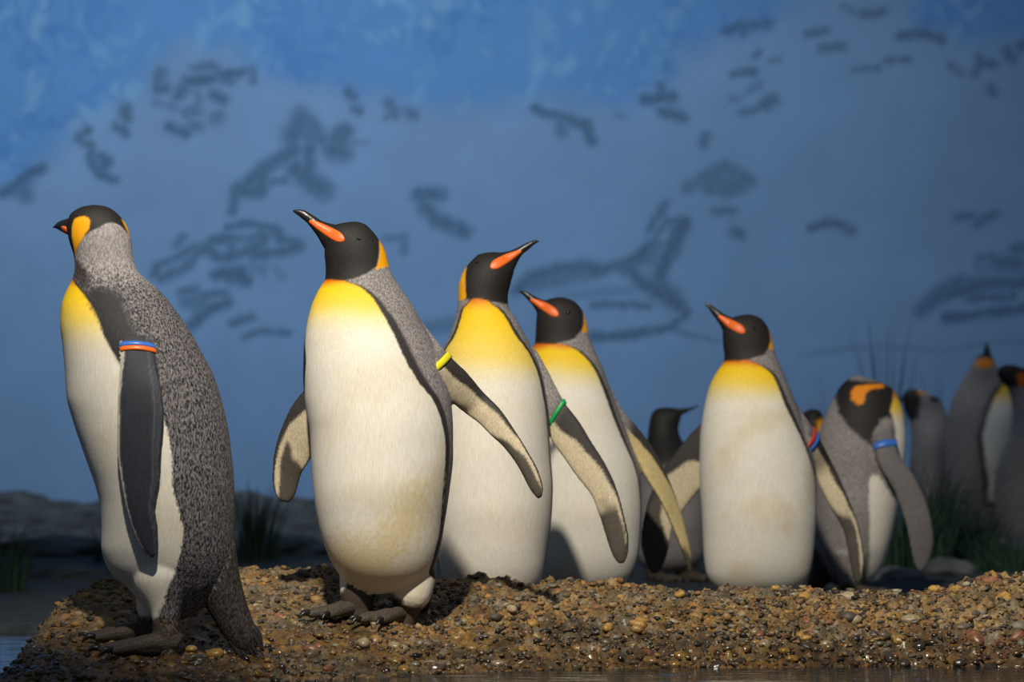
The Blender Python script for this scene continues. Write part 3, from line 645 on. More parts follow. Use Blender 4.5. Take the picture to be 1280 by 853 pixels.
                rim = [j for j in range(nc)] + [i*nc + nc-1 for i in range(1, ns)] + [(ns-1)*nc + j for j in range(nc-2, -1, -1)] + [i*nc for i in range(ns-2, 0, -1)]
                for i in range(len(rim)):
                    a_, b_ = rim[i], rim[(i+1) % len(rim)]; g.append((a_, n_ + a_, n_ + b_, b_))
                pm = mesh('bill_plate', vv, g); fix_normals(pm); po = obj('bill_plate', pm, M_PLATE, bo); po['label'] = 'orange bill plate'
        if 'eye' in b:
            for side in (1, -1):
                D = dr * side; q = Vector(loc(b['eye'][0], b['eye'][1], 0)); h = bvh.ray_cast(q - D * 1.0, D)
                if h[0] is None: continue
                bm = bmesh.new(); bmesh.ops.create_uvsphere(bm, u_segments=14, v_segments=8, radius=1)
                em = bpy.data.meshes.new('eye'); bm.to_mesh(bm and em); bm.free(); em.polygons.foreach_set('use_smooth', [True] * len(em.polygons))
                eo = obj('eye', em, M_EYE, root); eo.location = h[0] + D * .0015; eo.scale = (.0062, .0035, .0022 if b.get('shut') else .0045)
                eo.rotation_euler = (0, b.get('eyerot', 0), 0)
    # ---- identification bands round the flippers
    for bd in s.get('bands', []):
        rows, ss = fl_sections[bd['f']]; i = bd['s']
        def ring(sv, grow):
            q = sv * (len(ss) - 1); i0 = int(q); t_ = q - i0; r_ = rows[i0] * (1 - t_) + rows[min(i0 + 1, len(ss) - 1)] * t_
            c_ = r_.mean(0); dv = r_ - c_; ln = np.linalg.norm(dv, axis=1)[:, None]; return c_ + dv * (1 + grow / np.maximum(ln, 1e-4))
        w_ = bd.get('w', .014); seq = [ring(i - w_, .0), ring(i - w_, .0032), ring(i - w_ * .3, .0042), ring(i + w_ * .3, .0042), ring(i + w_, .0032), ring(i + w_, .0)]
        n_ = rows.shape[1]; vv = np.concatenate(seq); g = [(a_*n_ + j, a_*n_ + (j+1) % n_, ((a_+1) % 6)*n_ + (j+1) % n_, ((a_+1) % 6)*n_ + j) for a_ in range(6) for j in range(n_)]
        bme = mesh('flipper_band', vv, g); fix_normals(bme); o = obj('flipper_band', bme, BANDS[bd['c']], root); o['label'] = '%s plastic flipper band' % bd['c']
    if 'quills' in s:
        tp = [np.array(loc(x, y, dy)) for x, y, dy in s['tail']['pts'][-3:]]; ax = tp[-1] - tp[0]; ax /= np.linalg.norm(ax); up_ = np.array([ax[2], 0, -ax[0]]); parts_ = []
        for i in range(16):
            a_ = -1 + 2 * (i % 8) / 7; yo = -.012 if i < 8 else .010; b0 = tp[0] * .35 + tp[1] * .65 + up_ * a_ * .024 + np.array([0, yo, 0]); L_ = .045 + .008 * math.sin(i * 2.3) + .006 * a_
            parts_.append(tube([b0, b0 + ax * L_ * .6 + up_ * a_ * .002, b0 + ax * L_ * 1.15 - up_ * a_ * .002], [.0065, .005, .0009], 8, 8, ((0, 1, 0), .5)))
        qm = mesh('tail_feathers', *join(parts_)); fix_normals(qm); obj('tail_feathers', qm, simple('tail_quill', tuple(lin(42, 40, 40)), .6, .3, .4, 300, .6), root)
    for ft in s.get('feet', []):
        q = loc(ft[0], ft[1], ft[2]); wx, wy = q[0] + X0, q[1] + d0
        z = (ground(wx, wy, False) if 'gz' not in s else gz) - gz
        add_foot(root, (q[0], q[1], z + ft[5] if len(ft) > 5 else z), ft[3], ft[4])
    return root

def breast(y0, y1, y2):
    def f(X, Y):
        c = np.repeat(WHITE[None], len(Y), 0)
        m = (1 - sstep(y1, y2, Y))[:, None]; c = c * (1 - m) + lin(244, 200, 50)[None] * m
        m = (1 - sstep(y0, y1, Y))[:, None]; return c * (1 - m) + lin(214, 110, 20)[None] * m
    return f
SIDE_PROFILE = [(0,-.02,.02),(.05,-.05,.05),(.09,-.075,.075),(.14,-.098,.098),(.2,-.112,.112),(.3,-.124,.124),(.42,-.128,.128),(.55,-.124,.124),(.65,-.113,.113),(.72,-.094,.094),(.78,-.068,.068),(.83,-.052,.052),
                (.87,-.046,.046),(.92,-.044,.044),(.955,-.038,.038),(.98,-.027,.027),(.994,-.014,.014),(1,-.004,.004)]
R = math.radians
# --- the bird on the left, seen from behind its left side
penguin(dict(label='king penguin turned away with speckled back, blue and orange flipper band', cx=205, d=6.1, vox=.0032, it=5, profile=SIDE_PROFILE, ps=1.0,
  left=[(256,116),(258,104),(262,95),(269,87),(280,84.5),(294,85),(305,87.5),(321,92.5),(335,93.5),(345,92),(354,88),(364,83),(385,76.5),(404,75.5),(431,78.5),(462,81.5),(497,84),(524,91),(540,96),(560,103),(580,110),(610,120.5),(635,126),(661,127.5),(683,127),(701,131),(720,142),(733,158),(749,172),(765,188),(776,200)],
  right=[(256,119),(258,133),(263,142),(269,149),(278,156),(288,161),(300,164),(319,166),(338,172),(352,186),(365,201),(389,220),(412,236),(439,251),(470,267),(501,277),(536,285),(562,288.5),(588,291.5),(624,293),(668,292),(694,290),(716,285),(740,272),(757,258),(770,240),(776,228)],
  flippers=[dict(e1=[(140,385,-.03),(152,420,-.088),(162,447,-.116),(158,501,-.136),(157,555,-.139),(162,600,-.138),(171,644,-.134),(186,682,-.128),(198,696,-.124)],
                 e2=[(190,385,-.03),(198,425,-.085),(202,453,-.112),(212,490,-.134),(215,520,-.139),(212,560,-.139),(210,595,-.136),(204,632,-.134),(207,662,-.128),(205,690,-.124)],
                 under=False, lines=True, top=lin(46, 50, 58), s0=.21, root=lin(46, 44, 46), th=.010, blend=.10)],
  legs=[dict(pts=[(200,660,-.03),(205,720,-.042),(211,765,-.052),(213,800,-.055),(213,818,-.055)], r=[.05,.058,.030,.022,.02]), dict(pts=[(195,660,.03),(190,715,.045),(184,755,.05),(182,785,.05),(180,805,.05)], r=[.05,.05,.028,.022,.02])], legdark=772, legcol=lin(78, 68, 58),
  tail=dict(pts=[(262,680,0),(274,730,0),(291,772,0),(308,802,0),(317,811,0)], r=[.05,.044,.036,.028,.016], squash=((0,1,0), .8)), tailcol=lin(48, 44, 42), quills=1,
  grey=lin(150, 145, 144), back_ramp=(318, 372, lin(82, 80, 82)), spk=1.0, stain=.3,
  border=[(349,91),(360,100),(373,112),(396,128),(423,139),(447,153),(470,168),(500,192),(524,213),(560,222),(577,224),(606,224),(640,232),(665,236),(690,232),(709,226),(731,217),(760,213),(776,211)],
  phi=[(340,200),(400,190),(776,184)], darkw=[(340,8),(372,8),(380,14),(430,20),(455,14),(480,2),(500,0),(776,0)], yellow=(345,362,392,452),
  polys=[([(113,366),(128,362),(148,366),(160,380),(170,404),(184,428),(196,452),(160,454),(150,436),(136,408),(122,386)], (lin(38,37,40), .15), 7, 'near'),
         ([(96,326),(104,330),(112,342),(118,352),(112,366),(100,356),(92,348)], (lin(62,58,58), .5), 4, 'near'),
         ([(60,240),(170,240),(175,300),(160,345),(60,345)], BLACK, 3, 'far')],
  hood=[(70,245),(150,245),(168,278),(167,299),(160,292),(152,283),(142,279),(135,281),(127,287),(116,291),(107,299.5),(99,313),(95,324),(85,325),(70,300)],
  ear=[[(100.5,272.6),(108,272),(113,273.8),(116,278),(114.6,288),(106,300.5),(98.4,311.8),(95.6,323),(94,310),(92,296),(92,283.6),(95.6,275)], [(153,275),(158,277),(166,285),(166,299),(162,294),(158,285)]], ear_near=True,
  bill=dict(up=[(96,266,0),(85,272.5,.012),(77,272.5,.04),(68,274,.065),(61,277.8,.082),(58,280,.09)], lo=[(98,298,0),(85,293.5,.012),(78,290,.04),(71,286.5,.065),(62,281.8,.082),(58,280.8,.09)], hw=[.02,.014,.0095,.007,.004,.001],
            plate=[(69,283.6,1.4),(75,286.2,3.4),(81,288.4,4.8),(85,289,4.8)], ray=(.35,.94,0)),
  bands=[dict(f=0, s=.208, w=.0085, c='blue'), dict(f=0, s=.226, w=.0085, c='orange')],
  feet=[(212,815,-.055,R(186),1.15,-.002),(184,800,.05,R(176),1.12,-.002)]))

# --- the two-footed bird at the middle of the ledge, bill up to the left
penguin(dict(label='king penguin standing on the ledge with feet showing and a yellow flipper band', cx=468, d=6.5, vox=.0034, it=5,
  left=[(277,441),(279,426),(282,417),(290,409.5),(300,406),(318,405.5),(335,407),(349,406.5),(358,401),(370,394.5),(382,389.5),(409,383),(435,380),(465,379),(495,380.5),(520,384),(540,387.5),(584,390),(621,393),(657,399),(687,408),(705,416),(721,427),(734,443),(742,462)],
  right=[(277,447),(280,456),(287,464),(300,474),(310,480),(322,484),(336,487.5),(345,491.5),(364,504),(386,519),(409,530),(427,540),(450,550),(475,558),(506,564.5),(540,566.5),(569,566.5),(613,562),(650,556.5),(687,550),(712,542),(726,532),(736,514),(742,484)],
  flippers=[dict(e1=[(520,392,.03),(545,426,.01),(560,444.5,.0),(582.6,465,.01),(605,491,.03),(624,510,.02),(643,537,.01),(661,566,0),(674,591,-.01),(679,612,-.015),(677,622,-.015)],
                 e2=[(505,425,.02),(524,448,-.03),(540,464,-.05),(553,488,-.02),(568,506,.01),(583,518,.035),(598,529,.03),(613,544,.02),(629,559,.01),(643,577,0),(652,592,-.005),(663,613,-.012),(672,624,-.015)], s0=.27, tip=.74, tc=.30, slant=.22),
            dict(e1=[(400,462,.08),(379,484,.09),(361,506,.10),(348,532,.11),(340,555,.115),(335.5,580,.12),(335,601,.12),(338,618,.12),(345,628,.12)],
                 e2=[(410,530,.08),(398,552,.09),(389,567,.10),(380.5,580,.11),(371.5,595,.115),(367,611,.12),(363,622,.12),(356,630,.12)], s0=.10, tip=.55, tc=.30, slant=-.1, tclose=0.2)],
  legs=[dict(pts=[(452,660,.0),(449,715,-.0),(447,740,-.005),(447,760,-.0),(447,786,.0)], r=[.055,.042,.037,.034,.028]), dict(pts=[(510,660,.0),(516,715,-.005),(514,742,-.01),(508,762,-.0),(503,784,.0)], r=[.06,.05,.043,.028,.024])], legdark=[(420,745),(430,738),(440,722),(470,722),(480,740),(496,746),(512,756),(540,758)], legcol=lin(78, 68, 58),
  tail=dict(pts=[(525,700,.05),(530,735,.10),(526,765,.15),(522,782,.19)], r=[.05,.04,.03,.012], squash=((1,0,0), .4)),
  border=[(345,424),(352.5,433),(360,450),(369,462.5),(390,477.5),(416,492.5),(450,508),(480,526),(502,543),(529,553.5),(559,558),(613,554.5),(657,551),(687,545),(716,536),(745,527)],
  phi=[(345,150),(380,125),(450,110),(560,102),(745,98)], darkw=[(345,1),(360,6),(400,15),(450,20),(520,18),(600,16),(745,16)], yellow=(349,362,378,428), stain=.3,
  polys=[([(398,700),(425,672),(470,668),(520,600),(545,600),(535,660),(505,700),(490,735),(440,735)], lambda X, Y: np.repeat(lin(226,208,166)[None], len(X), 0), 26, 'near'),
         ([(420,705),(432,708),(436,745),(424,752)], WHITE, 3, 'near'), ([(496,700),(535,700),(532,740),(524,757),(500,748),(492,738)], lin(232,220,196), 3, 'near')],
  hood=[(390,260),(445,262),(470,282),(474.5,299),(474.5,318),(472,334),(460,343),(446,349.5),(432,352.5),(415,351),(390,349)],
  ear=[[(474,297),(482,297),(492,316),(488,333),(471,338),(474.5,326),(475.5,312)]],
  bill=dict(up=[(440,284,0),(426,282,0),(415,280,0),(403,276.5,0),(394,271,0),(386,266,0),(379,262.6,0),(372,261.8,0),(366,263,0)], lo=[(418,318,0),(408,314,0),(402.5,306,0),(397,296,0),(390,286.5,0),(383,278,0),(377,273,0),(371,268.3,0),(366,264.4,0)], hw=[.024,.021,.017,.0135,.011,.009,.0075,.005,.001],
            plate=[(387,276.5,1.6),(396,281.5,4.2),(408,288.5,5.4),(420,295.5,6.0),(431.5,302,4.0)], eye=(449,300.5), shut=True, eyerot=.1),
  bands=[dict(f=0, s=.235, w=.013, c='yellow')],
  feet=[(447,783,.0,R(214),1.05),(505,780,.0,R(222),1.05)]))

# --- bill up to the right, behind the ledge
penguin(dict(label='king penguin with bill raised to the right and green flipper band', cx=615, d=7.15, vox=.004,
  left=[(315,613),(317.5,599),(323,592),(334,582.5),(345,576.5),(360,573),(375,572.7),(388,571),(401,568),(424,560),(440,553),(470,546),(520,541),(580,539),(640,541),(690,547),(720,553),(745,566),(763,590)],
  right=[(315,622),(317,631),(322,638),(330,642),(337,643),(347,640.5),(357,638),(370,635),(382,635.5),(395,643),(411,652),(434,664),(460,675),(490,682),(516,685),(546,687),(572,688.5),(608,691),(644,689.5),(684,684.5),(726,677),(748,662),(763,640)],
  flippers=[dict(e1=[(655,425,.05),(668,434,.055),(684,460.6,.05),(697.5,487,.045),(706.5,503,.04),(724,526,.03),(740,552.5,.02),(756.6,579,.01),(770,608,0),(779.5,641,-.01),(786,677,-.02),(784.5,694,-.02),(780,704,-.02)],
                 e2=[(640,470,.05),(655,490,.055),(672,508,.05),(681,530,.045),(690,552,.04),(705,573,.03),(720,595,.02),(740,621.5,.01),(750,648,0),(758,674,-.01),(766,696,-.02),(773,705,-.02)], s0=.34, tip=.74, tc=.16, slant=0.0, tclose=.1)],
  legs=[dict(pts=[(585,715,0),(583,755,0),(583,785,0)], r=[.06,.04,.026]), dict(pts=[(645,715,0),(647,755,0),(647,785,0)], r=[.06,.04,.026])], legdark=765,
  tail=dict(pts=[(615,730,.08),(615,765,.14),(615,783,.19)], r=[.05,.035,.012], squash=((1,0,0), .4)),
  border=[(372,603),(375,608),(380,613),(388,624),(398,632),(421,645),(441,660),(464,671),(490,677.5),(516,682),(546,684.5),(572,686),(608,689),(644,688),(684,683),(726,676),(763,650)],
  phi=[(372,100),(400,95),(763,92)], darkw=[(372,2),(390,6),(430,10),(480,12),(540,3),(763,2)], yellow=(373,392,442,492), stain=.15,
  hood=[(665,295),(655,330),(645,352),(642,382),(632,380.5),(615,378.5),(598,374.5),(581,376),(582,355),(581,334),(590,310),(610,295)],
  ear=[[(584,329),(581.5,345),(581.5,360),(583,374.5),(577,376.5),(566,374),(566,335)]],
  bill=dict(up=[(608,318,0),(622,316,0),(634,314.5,0),(645,310.5,0),(655,305.5,0),(664,301.5,0),(670,300,0),(673.5,301.5,0)], lo=[(628,350,0),(639,345,0),(643,337,0),(648,326,0),(653.5,318,0),(661,312,0),(669,305,0),(673.5,302.5,0)], hw=[.024,.020,.016,.0125,.010,.008,.005,.001],
            plate=[(651.5,314,1.5),(643,318.5,3.8),(633,324,5.2),(622,330.5,5.6),(613,336,3.6)], eye=(597,329), shut=True, eyerot=-.2),
  bands=[dict(f=0, s=.295, w=.010, c='green')],
  feet=[(583,788,-.0,R(255),1.0),(647,788,-.0,R(285),1.0)]))

# --- partly hidden by the bird with the green band
penguin(dict(label='king penguin half hidden behind the penguin with the green band', cx=728, d=7.9, vox=.0045, gz=FLOORZ,
  left=[(371.5,697),(374,685),(379,677),(386,672.5),(395,670.5),(411,669.5),(425,669),(433,667),(445,662),(470,655),(500,650),(550,646),(600,646),(650,650),(700,656),(730,668),(745,690)],
  right=[(371.5,703),(374,713),(381,723),(392,730),(405,734),(418,736),(434,742),(454,751),(484,762),(510,772),(536,781),(559,789),(579,796),(605,801),(638,802),(684,799),(715,792),(732,780),(745,758)],
  flippers=[dict(e1=[(752,465,.05),(766,488,.055),(779.5,513,.05),(795,532,.045),(809,549,.04),(829,582,.035),(845,621.5,.03),(858,664,.02),(865,705,.02),(864.5,715,.02)],
                 e2=[(738,500,.02),(755,520,.02),(768,535,.01),(780,546,.0),(793,572,-.01),(809,602,-.02),(825.5,628,-.02),(842,664,-.01),(855,697,.0),(861,716,.01)], s0=.30, tip=.90, tc=.2, cream=lin(200, 180, 128), th=.009)],
  legs=[dict(pts=[(700,705,0),(698,740,0),(698,765,0)], r=[.06,.04,.026]), dict(pts=[(755,705,0),(757,740,0),(757,765,0)], r=[.06,.04,.026])], legdark=748,
  tail=dict(pts=[(728,715,.08),(728,745,.14),(728,762,.19)], r=[.05,.035,.012], squash=((1,0,0), .4)),
  border=[(429,690),(434,712),(444,727),(464,743),(490,754),(513,762),(536,771),(559,781),(579,790),(605,797),(638,799.5),(684,797),(726,783),(745,760)],
  phi=[(429,140),(470,118),(560,105),(745,100)], darkw=[(429,2),(450,8),(500,14),(560,12),(600,6),(745,4)], yellow=(430,441,452,496), stain=.2,
  hood=[(655,360),(715,360),(728,384),(729.5,400),(728,412),(717,424.5),(694,431),(655,430)],
  ear=[[(728,383),(734,386),(742,400),(738,416),(727,416.5),(730,405),(730,395)]],
  bill=dict(up=[(695,377,0),(684,376,0),(675,373.5,0),(667,369.5,0),(660,365.5,0),(654,363.3,0),(649,364.3,0)], lo=[(682,404,0),(673,398,0),(670.5,390,0),(666,382.5,0),(660.5,376,0),(655,370,0),(649,365.4,0)], hw=[.024,.019,.015,.0115,.009,.006,.001],
            plate=[(663,374.5,1.4),(671,378.5,3.6),(681,384,4.8),(690,390,5.0),(698,395.5,3.2)], eye=(710,392)),
  feet=[(698,766,0,R(255),1.0),(757,766,0,R(285),1.0)]))

# --- red and blue band, bill up to the left
penguin(dict(label='king penguin with red and blue flipper band and both flippers spread', cx=947, d=8.2, vox=.0045, gz=FLOORZ,
  left=[(393,932),(395,921),(399,912),(406,906),(416,903),(435,904),(446,905.5),(454,903.5),(462,898),(472.5,891.5),(488,885),(505,881),(525,877.5),(547,875),(594,874),(641,877),(688,879),(715,882),(733,892),(745,912)],
  right=[(393,938),(395,946),(403,956),(416,963),(435,967.5),(454,974),(470,981),(487,988),(505,995),(530,1004),(560,1012),(590,1018),(615,1020),(641,1020),(688,1017),(715,1013),(733,1003),(745,982)],
  flippers=[dict(e1=[(980,476,.03),(992,498,.02),(1006,522,.0),(1021,544,.0),(1043,580,.04),(1062,622,.035),(1076,660,.03),(1081.6,697,.025),(1079,722,.025),(1075,732,.025)],
                 e2=[(975,515,.02),(988,535,-.03),(1002,552,-.045),(1013,568,-.01),(1024,604,.04),(1038,632,.035),(1057,669,.03),(1063,702,.025),(1068,724,.025),(1072,732,.025)], s0=.29, tip=.66, tc=.30, slant=.05),
            dict(e1=[(895,515,.07),(874,533,.08),(846,566,.09),(823,599,.10),(809,637,.10),(802.5,679,.10),(809,706,.10),(816,719,.10)],
                 e2=[(895,595,.07),(876,614,.08),(856,641,.09),(843,663,.10),(839,685,.10),(834,704,.10),(825,719,.10)], s0=.12, tip=.58, tc=.05, slant=-.35, tclose=0)],
  legs=[dict(pts=[(918,700,0),(916,730,0),(916,757,0)], r=[.06,.04,.026]), dict(pts=[(978,700,0),(980,730,0),(980,757,0)], r=[.06,.04,.026])], legdark=740,
  tail=dict(pts=[(947,705,.08),(947,735,.14),(947,753,.19)], r=[.05,.035,.012], squash=((1,0,0), .4)),
  border=[(448,922),(454,940),(462,955),(470,963.5),(487,971),(505,977.5),(525,987),(543,996),(560,1004),(576,1010),(604,1016.5),(641,1018),(688,1015),(733,1002),(745,985)],
  phi=[(448,135),(480,118),(560,105),(745,95)], darkw=[(448,2),(470,8),(510,13),(560,10),(600,5),(745,3)], yellow=(451,463,476,512), stain=.55,
  hood=[(880,380),(945,380),(961,408),(963,420),(962,433),(954,444),(930,451),(915,452),(880,452)],
  ear=[[(961,412),(967,411),(976,428),(970,438),(960,436),(963,425)]],
  bill=dict(up=[(930,398,0),(920,398,0),(911,395.5,0),(903,391,0),(895,385.5,0),(888,381,0),(884,379.3,0),(881,380,0)], lo=[(915,428,0),(907,422,0),(903,413,0),(899,405,0),(894,398,0),(889,391,0),(884.5,384.5,0),(881,381,0)], hw=[.024,.019,.015,.0115,.009,.006,.004,.001],
            plate=[(898,395,1.4),(905,400,3.6),(914,406,4.8),(922,411,5.0),(930,416.5,3.2)], eye=(941,411)),
  bands=[dict(f=0, s=.255, w=.011, c='red'), dict(f=0, s=.282, w=.011, c='blue')],
  feet=[(916,758,0,R(255),1.0),(980,758,0,R(285),1.0)]))

# --- preening bird behind, facing right
penguin(dict(label='grey-backed king penguin bending its head to preen, blue flipper band', cx=1068, d=8.9, vox=.006, gz=FLOORZ, it=4, ps=.9,
  left=[(470,1070),(474,1060),(480,1053),(492,1045),(516,1033),(543,1023),(579,1018),(640,1015),(690,1019),(715,1026),(732,1042)],
  right=[(470,1076),(474,1090),(480,1105),(486,1116),(494,1121),(520,1130),(551,1132.5),(577,1131),(600,1127),(650,1119),(680,1112),(715,1099),(732,1080)],
  profile=[(0,-.02,.02),(.06,-.06,.06),(.12,-.09,.09),(.2,-.115,.115),(.4,-.13,.13),(.6,-.12,.12),(.75,-.10,.10),(.85,-.085,.085),(.92,-.07,.07),(.97,-.045,.045),(1,-.006,.006)],
  flippers=[dict(e1=[(1110,522,-.04),(1112,540,-.08),(1116,563,-.11),(1139,599,-.12),(1155,639,-.12),(1161,675,-.11),(1156,700,-.10),(1148,712,-.10)],
                 e2=[(1090,525,-.05),(1088,545,-.09),(1089,571,-.12),(1111.5,615,-.13),(1125,655,-.13),(1132,688,-.12),(1137,706,-.11),(1142,714,-.10)], under=False, top=lin(110, 106, 105), root=GREY, s0=.15, blend=.05)],
  legs=[dict(pts=[(1060,690,-.05),(1060,715,-.05),(1060,740,-.05)], r=[.06,.04,.026]), dict(pts=[(1066,690,.05),(1066,715,.05),(1066,740,.05)], r=[.06,.04,.026])], legdark=728,
  tail=dict(pts=[(1035,690,0),(1025,720,0),(1012,738,0)], r=[.05,.035,.014]), spk=.25,
  polys=[([(1046,482),(1058,474),(1075,477),(1100,479),(1117,486),(1113,505),(1110,522),(1096,524),(1092,545),(1090,562),(1075,551),(1058,536),(1045,516),(1043,497)], BLACK, 3, 'both'),
         ([(1116,486),(1145,480),(1145,602),(1128,602),(1119,572),(1117,545),(1114,525),(1109,514),(1113,503)], breast(488, 505, 535), 2, 'both'),
         ([(1080,602),(1085,593),(1092,594),(1112,622),(1135,615),(1128,690),(1096,745),(1084,745),(1082,660)], WHITE, 2.5, 'near'),
         ([(1061,491),(1066,484),(1085,481),(1103,481),(1103,485.5),(1086,487.5),(1079,493),(1076,505),(1070,507.5),(1062,501)], lin(232, 140, 16), 1.5, 'near')],
  bill=dict(up=[(1088,494,-.045),(1098,493,-.05),(1107,495,-.05),(1113,502,-.045),(1115,511,-.045)], lo=[(1086,508,-.045),(1096,506,-.05),(1103,506,-.05),(1109,509,-.05),(1114,512,-.046)], hw=[.02,.013,.009,.006,.001]),
  bands=[dict(f=0, s=.20, w=.02, c='blue')], feet=[(1058,742,-.05,R(0),1.0),(1066,740,.05,R(0),1.0)]))

# --- dark birds in the shade between the front group
def shade_bird(**k):
    base = dict(vox=.007, gz=FLOORZ, it=4, spk=.2)
    base.update(k); penguin(base)
shade_bird(label='dark penguin with drooping head behind the two birds with crossing flippers', cx=838, d=9.8, ps=.82,
  left=[(509,828),(511,820),(516,815),(525,812),(540,810),(555,808),(575,804),(600,797),(640,791),(690,794),(706,802),(715,818)], right=[(509,838),(511,848),(516,853),(524,851),(536,848),(548,851),(560,859),(580,868),(600,874),(640,882),(690,880),(706,872),(715,855)],
  polys=[([(790,495),(880,495),(880,578),(790,585)], BLACK, 4, 'both')],
  bill=dict(up=[(838,512,0),(850,511,0),(860,510,0),(868,508.5,0),(874,506.5,0)], lo=[(838,526,0),(849,521,0),(859,515.5,0),(868,511,0),(874,507.3,0)], hw=[.02,.016,.01,.006,.001]),
  legs=[dict(pts=[(822,690,0),(820,715,0),(820,727,0)], r=[.05,.035,.026]), dict(pts=[(856,690,0),(858,715,0),(858,727,0)], r=[.05,.035,.026])], legdark=700, feet=[(820,727,0,R(300),1.0),(858,727,0,R(330),1.0)])
shade_bird(label='dark penguin mostly hidden between the spread-flipper bird and the preening bird', cx=1016, d=10.2, ps=.82,
  left=[(511,1012),(514,1007),(522,1004),(540,1003),(560,999),(590,990),(640,984),(690,988),(706,1000)], right=[(511,1020),(514,1026),(522,1029),(540,1031),(560,1037),(590,1045),(640,1050),(690,1044),(706,1030)],
  polys=[([(990,500),(1040,500),(1040,560),(990,560)], BLACK, 4, 'both'), ([(1020,528),(1030,522),(1032,542),(1022,545)], EAR, 3, 'both')],
  bill=dict(up=[(1015,514,0),(1007,515,.02),(1002,517,.05)], lo=[(1015,526,0),(1007,521,.02),(1002,518,.05)], hw=[.016,.01,.002]),
  legs=[dict(pts=[(1004,680,0),(1004,705,0),(1004,719,0)], r=[.05,.035,.026]), dict(pts=[(1030,680,0),(1030,705,0),(1030,719,0)], r=[.05,.035,.026])], legdark=695, feet=[(1004,719,0,R(240),1.0),(1030,719,0,R(280),1.0)])

# --- far birds by the painted wall
shade_bird(label='distant king penguin stretching its bill straight up among the grass', cx=1225, d=12.5, vox=.008, ps=.82,
  left=[(442,1227),(446,1221),(455,1215),(465,1209),(480,1200),(500,1190),(530,1183),(560,1180),(600,1182),(640,1190),(665,1202),(676,1216)], right=[(442,1236),(446,1241),(455,1245),(465,1250),(480,1259),(490,1264),(520,1269),(550,1267),(580,1261),(610,1256),(640,1252),(665,1242),(676,1230)],
  polys=[([(1250,478),(1235,493),(1225,520),(1216,545),(1220,580),(1224,632),(1243,632),(1245,590),(1258,570),(1275,545),(1278,518),(1276,485),(1262,474)], (DARK, .1), 5, 'near'),
         ([(1254,480),(1240,497),(1229,523),(1223,546),(1226,575),(1229.5,600),(1229.5,626),(1238,626),(1240,590),(1252,566),(1275,546),(1280,518),(1278,488),(1262,477)], breast(470, 486, 515), 2.5, 'near'),
         ([(1210,436),(1250,436),(1250,452),(1242,449),(1220,449),(1210,455)], BLACK, 2, 'both'), ([(1219,451),(1230,448),(1241,451),(1241,458),(1230,461),(1220,459)], lin(225, 135, 20), 2, 'both')],
  bill=dict(up=[(1225,450,0),(1228,443,0),(1230,436,0),(1232.5,429,0)], lo=[(1240,450,0),(1239,443,0),(1237,436,0),(1234.5,429,0)], hw=[.02,.014,.009,.002]),
  legs=[dict(pts=[(1212,655,0),(1212,675,0),(1212,690,0)], r=[.05,.035,.026]), dict(pts=[(1236,655,0),(1236,675,0),(1236,690,0)], r=[.05,.035,.026])], legdark=672, feet=[(1212,691,0,R(330),1.0),(1236,691,0,R(330),1.0)])
shade_bird(label='distant dark-backed penguin standing in front of the bird that stretches upward', cx=1284, d=12.0, vox=.008, ps=.82,
  left=[(456,1254),(460,1248),(468,1246),(477,1251),(486,1259),(500,1264),(520,1266),(545,1263),(565,1254),(590,1246),(620,1243),(650,1246),(675,1256),(686,1270)], right=[(456,1268),(460,1278),(468,1284),(480,1289),(500,1304),(530,1315),(570,1322),(620,1323),(650,1318),(675,1308),(686,1296)],
  polys=[([(1240,448),(1300,448),(1300,482),(1262,484),(1240,478)], BLACK, 2, 'both'), ([(1269,468),(1281,465),(1284,480),(1272,483)], lin(216, 110, 20), 1.5, 'both')],
  bill=dict(up=[(1270,459,0),(1284,461,0),(1297,463,0),(1306,467,0)], lo=[(1270,474,0),(1284,472,0),(1297,468.5,0),(1306,468,0)], hw=[.02,.014,.009,.002]),
  legs=[dict(pts=[(1268,660,0),(1268,682,0),(1268,697,0)], r=[.05,.035,.026]), dict(pts=[(1298,660,0),(1298,682,0),(1298,697,0)], r=[.05,.035,.026])], legdark=676, feet=[(1268,697,0,R(0),1.0),(1298,697,0,R(0),1.0)])
shade_bird(label='distant blue-grey penguin hunched in the grass beyond the preening bird', cx=1160, d=12.8, vox=.008, ps=.80,
  left=[(486,1137),(489,1131),(495,1128),(505,1128),(515,1131),(527,1137),(545,1139),(580,1137),(630,1140),(665,1150),(673,1160)], right=[(486,1144),(489,1154),(494,1166),(500,1175),(510,1181),(530,1186),(560,1188),(620,1187),(650,1182),(665,1174),(673,1166)],
  polys=[([(1120,480),(1148,480),(1150,500),(1146,524),(1125,530)], BLACK, 3, 'both'), ([(1147,486),(1157,487),(1155,494),(1147,493)], lin(210, 130, 20), 1.2, 'both'), ([(1160,497),(1170,494),(1178,496),(1176,503),(1162,503)], BLACK, 2.5, 'near')],
  bill=dict(up=[(1138,492,0),(1129,495,.02),(1123,500,.03)], lo=[(1138,504,0),(1129,502,.02),(1123,501,.03)], hw=[.018,.01,.002]),
  legs=[dict(pts=[(1154,650,0),(1154,672,0),(1154,688,0)], r=[.05,.035,.026]), dict(pts=[(1174,650,0),(1174,672,0),(1174,688,0)], r=[.05,.035,.026])], legdark=668, feet=[(1154,688,0,R(200),1.0),(1174,688,0,R(200),1.0)])

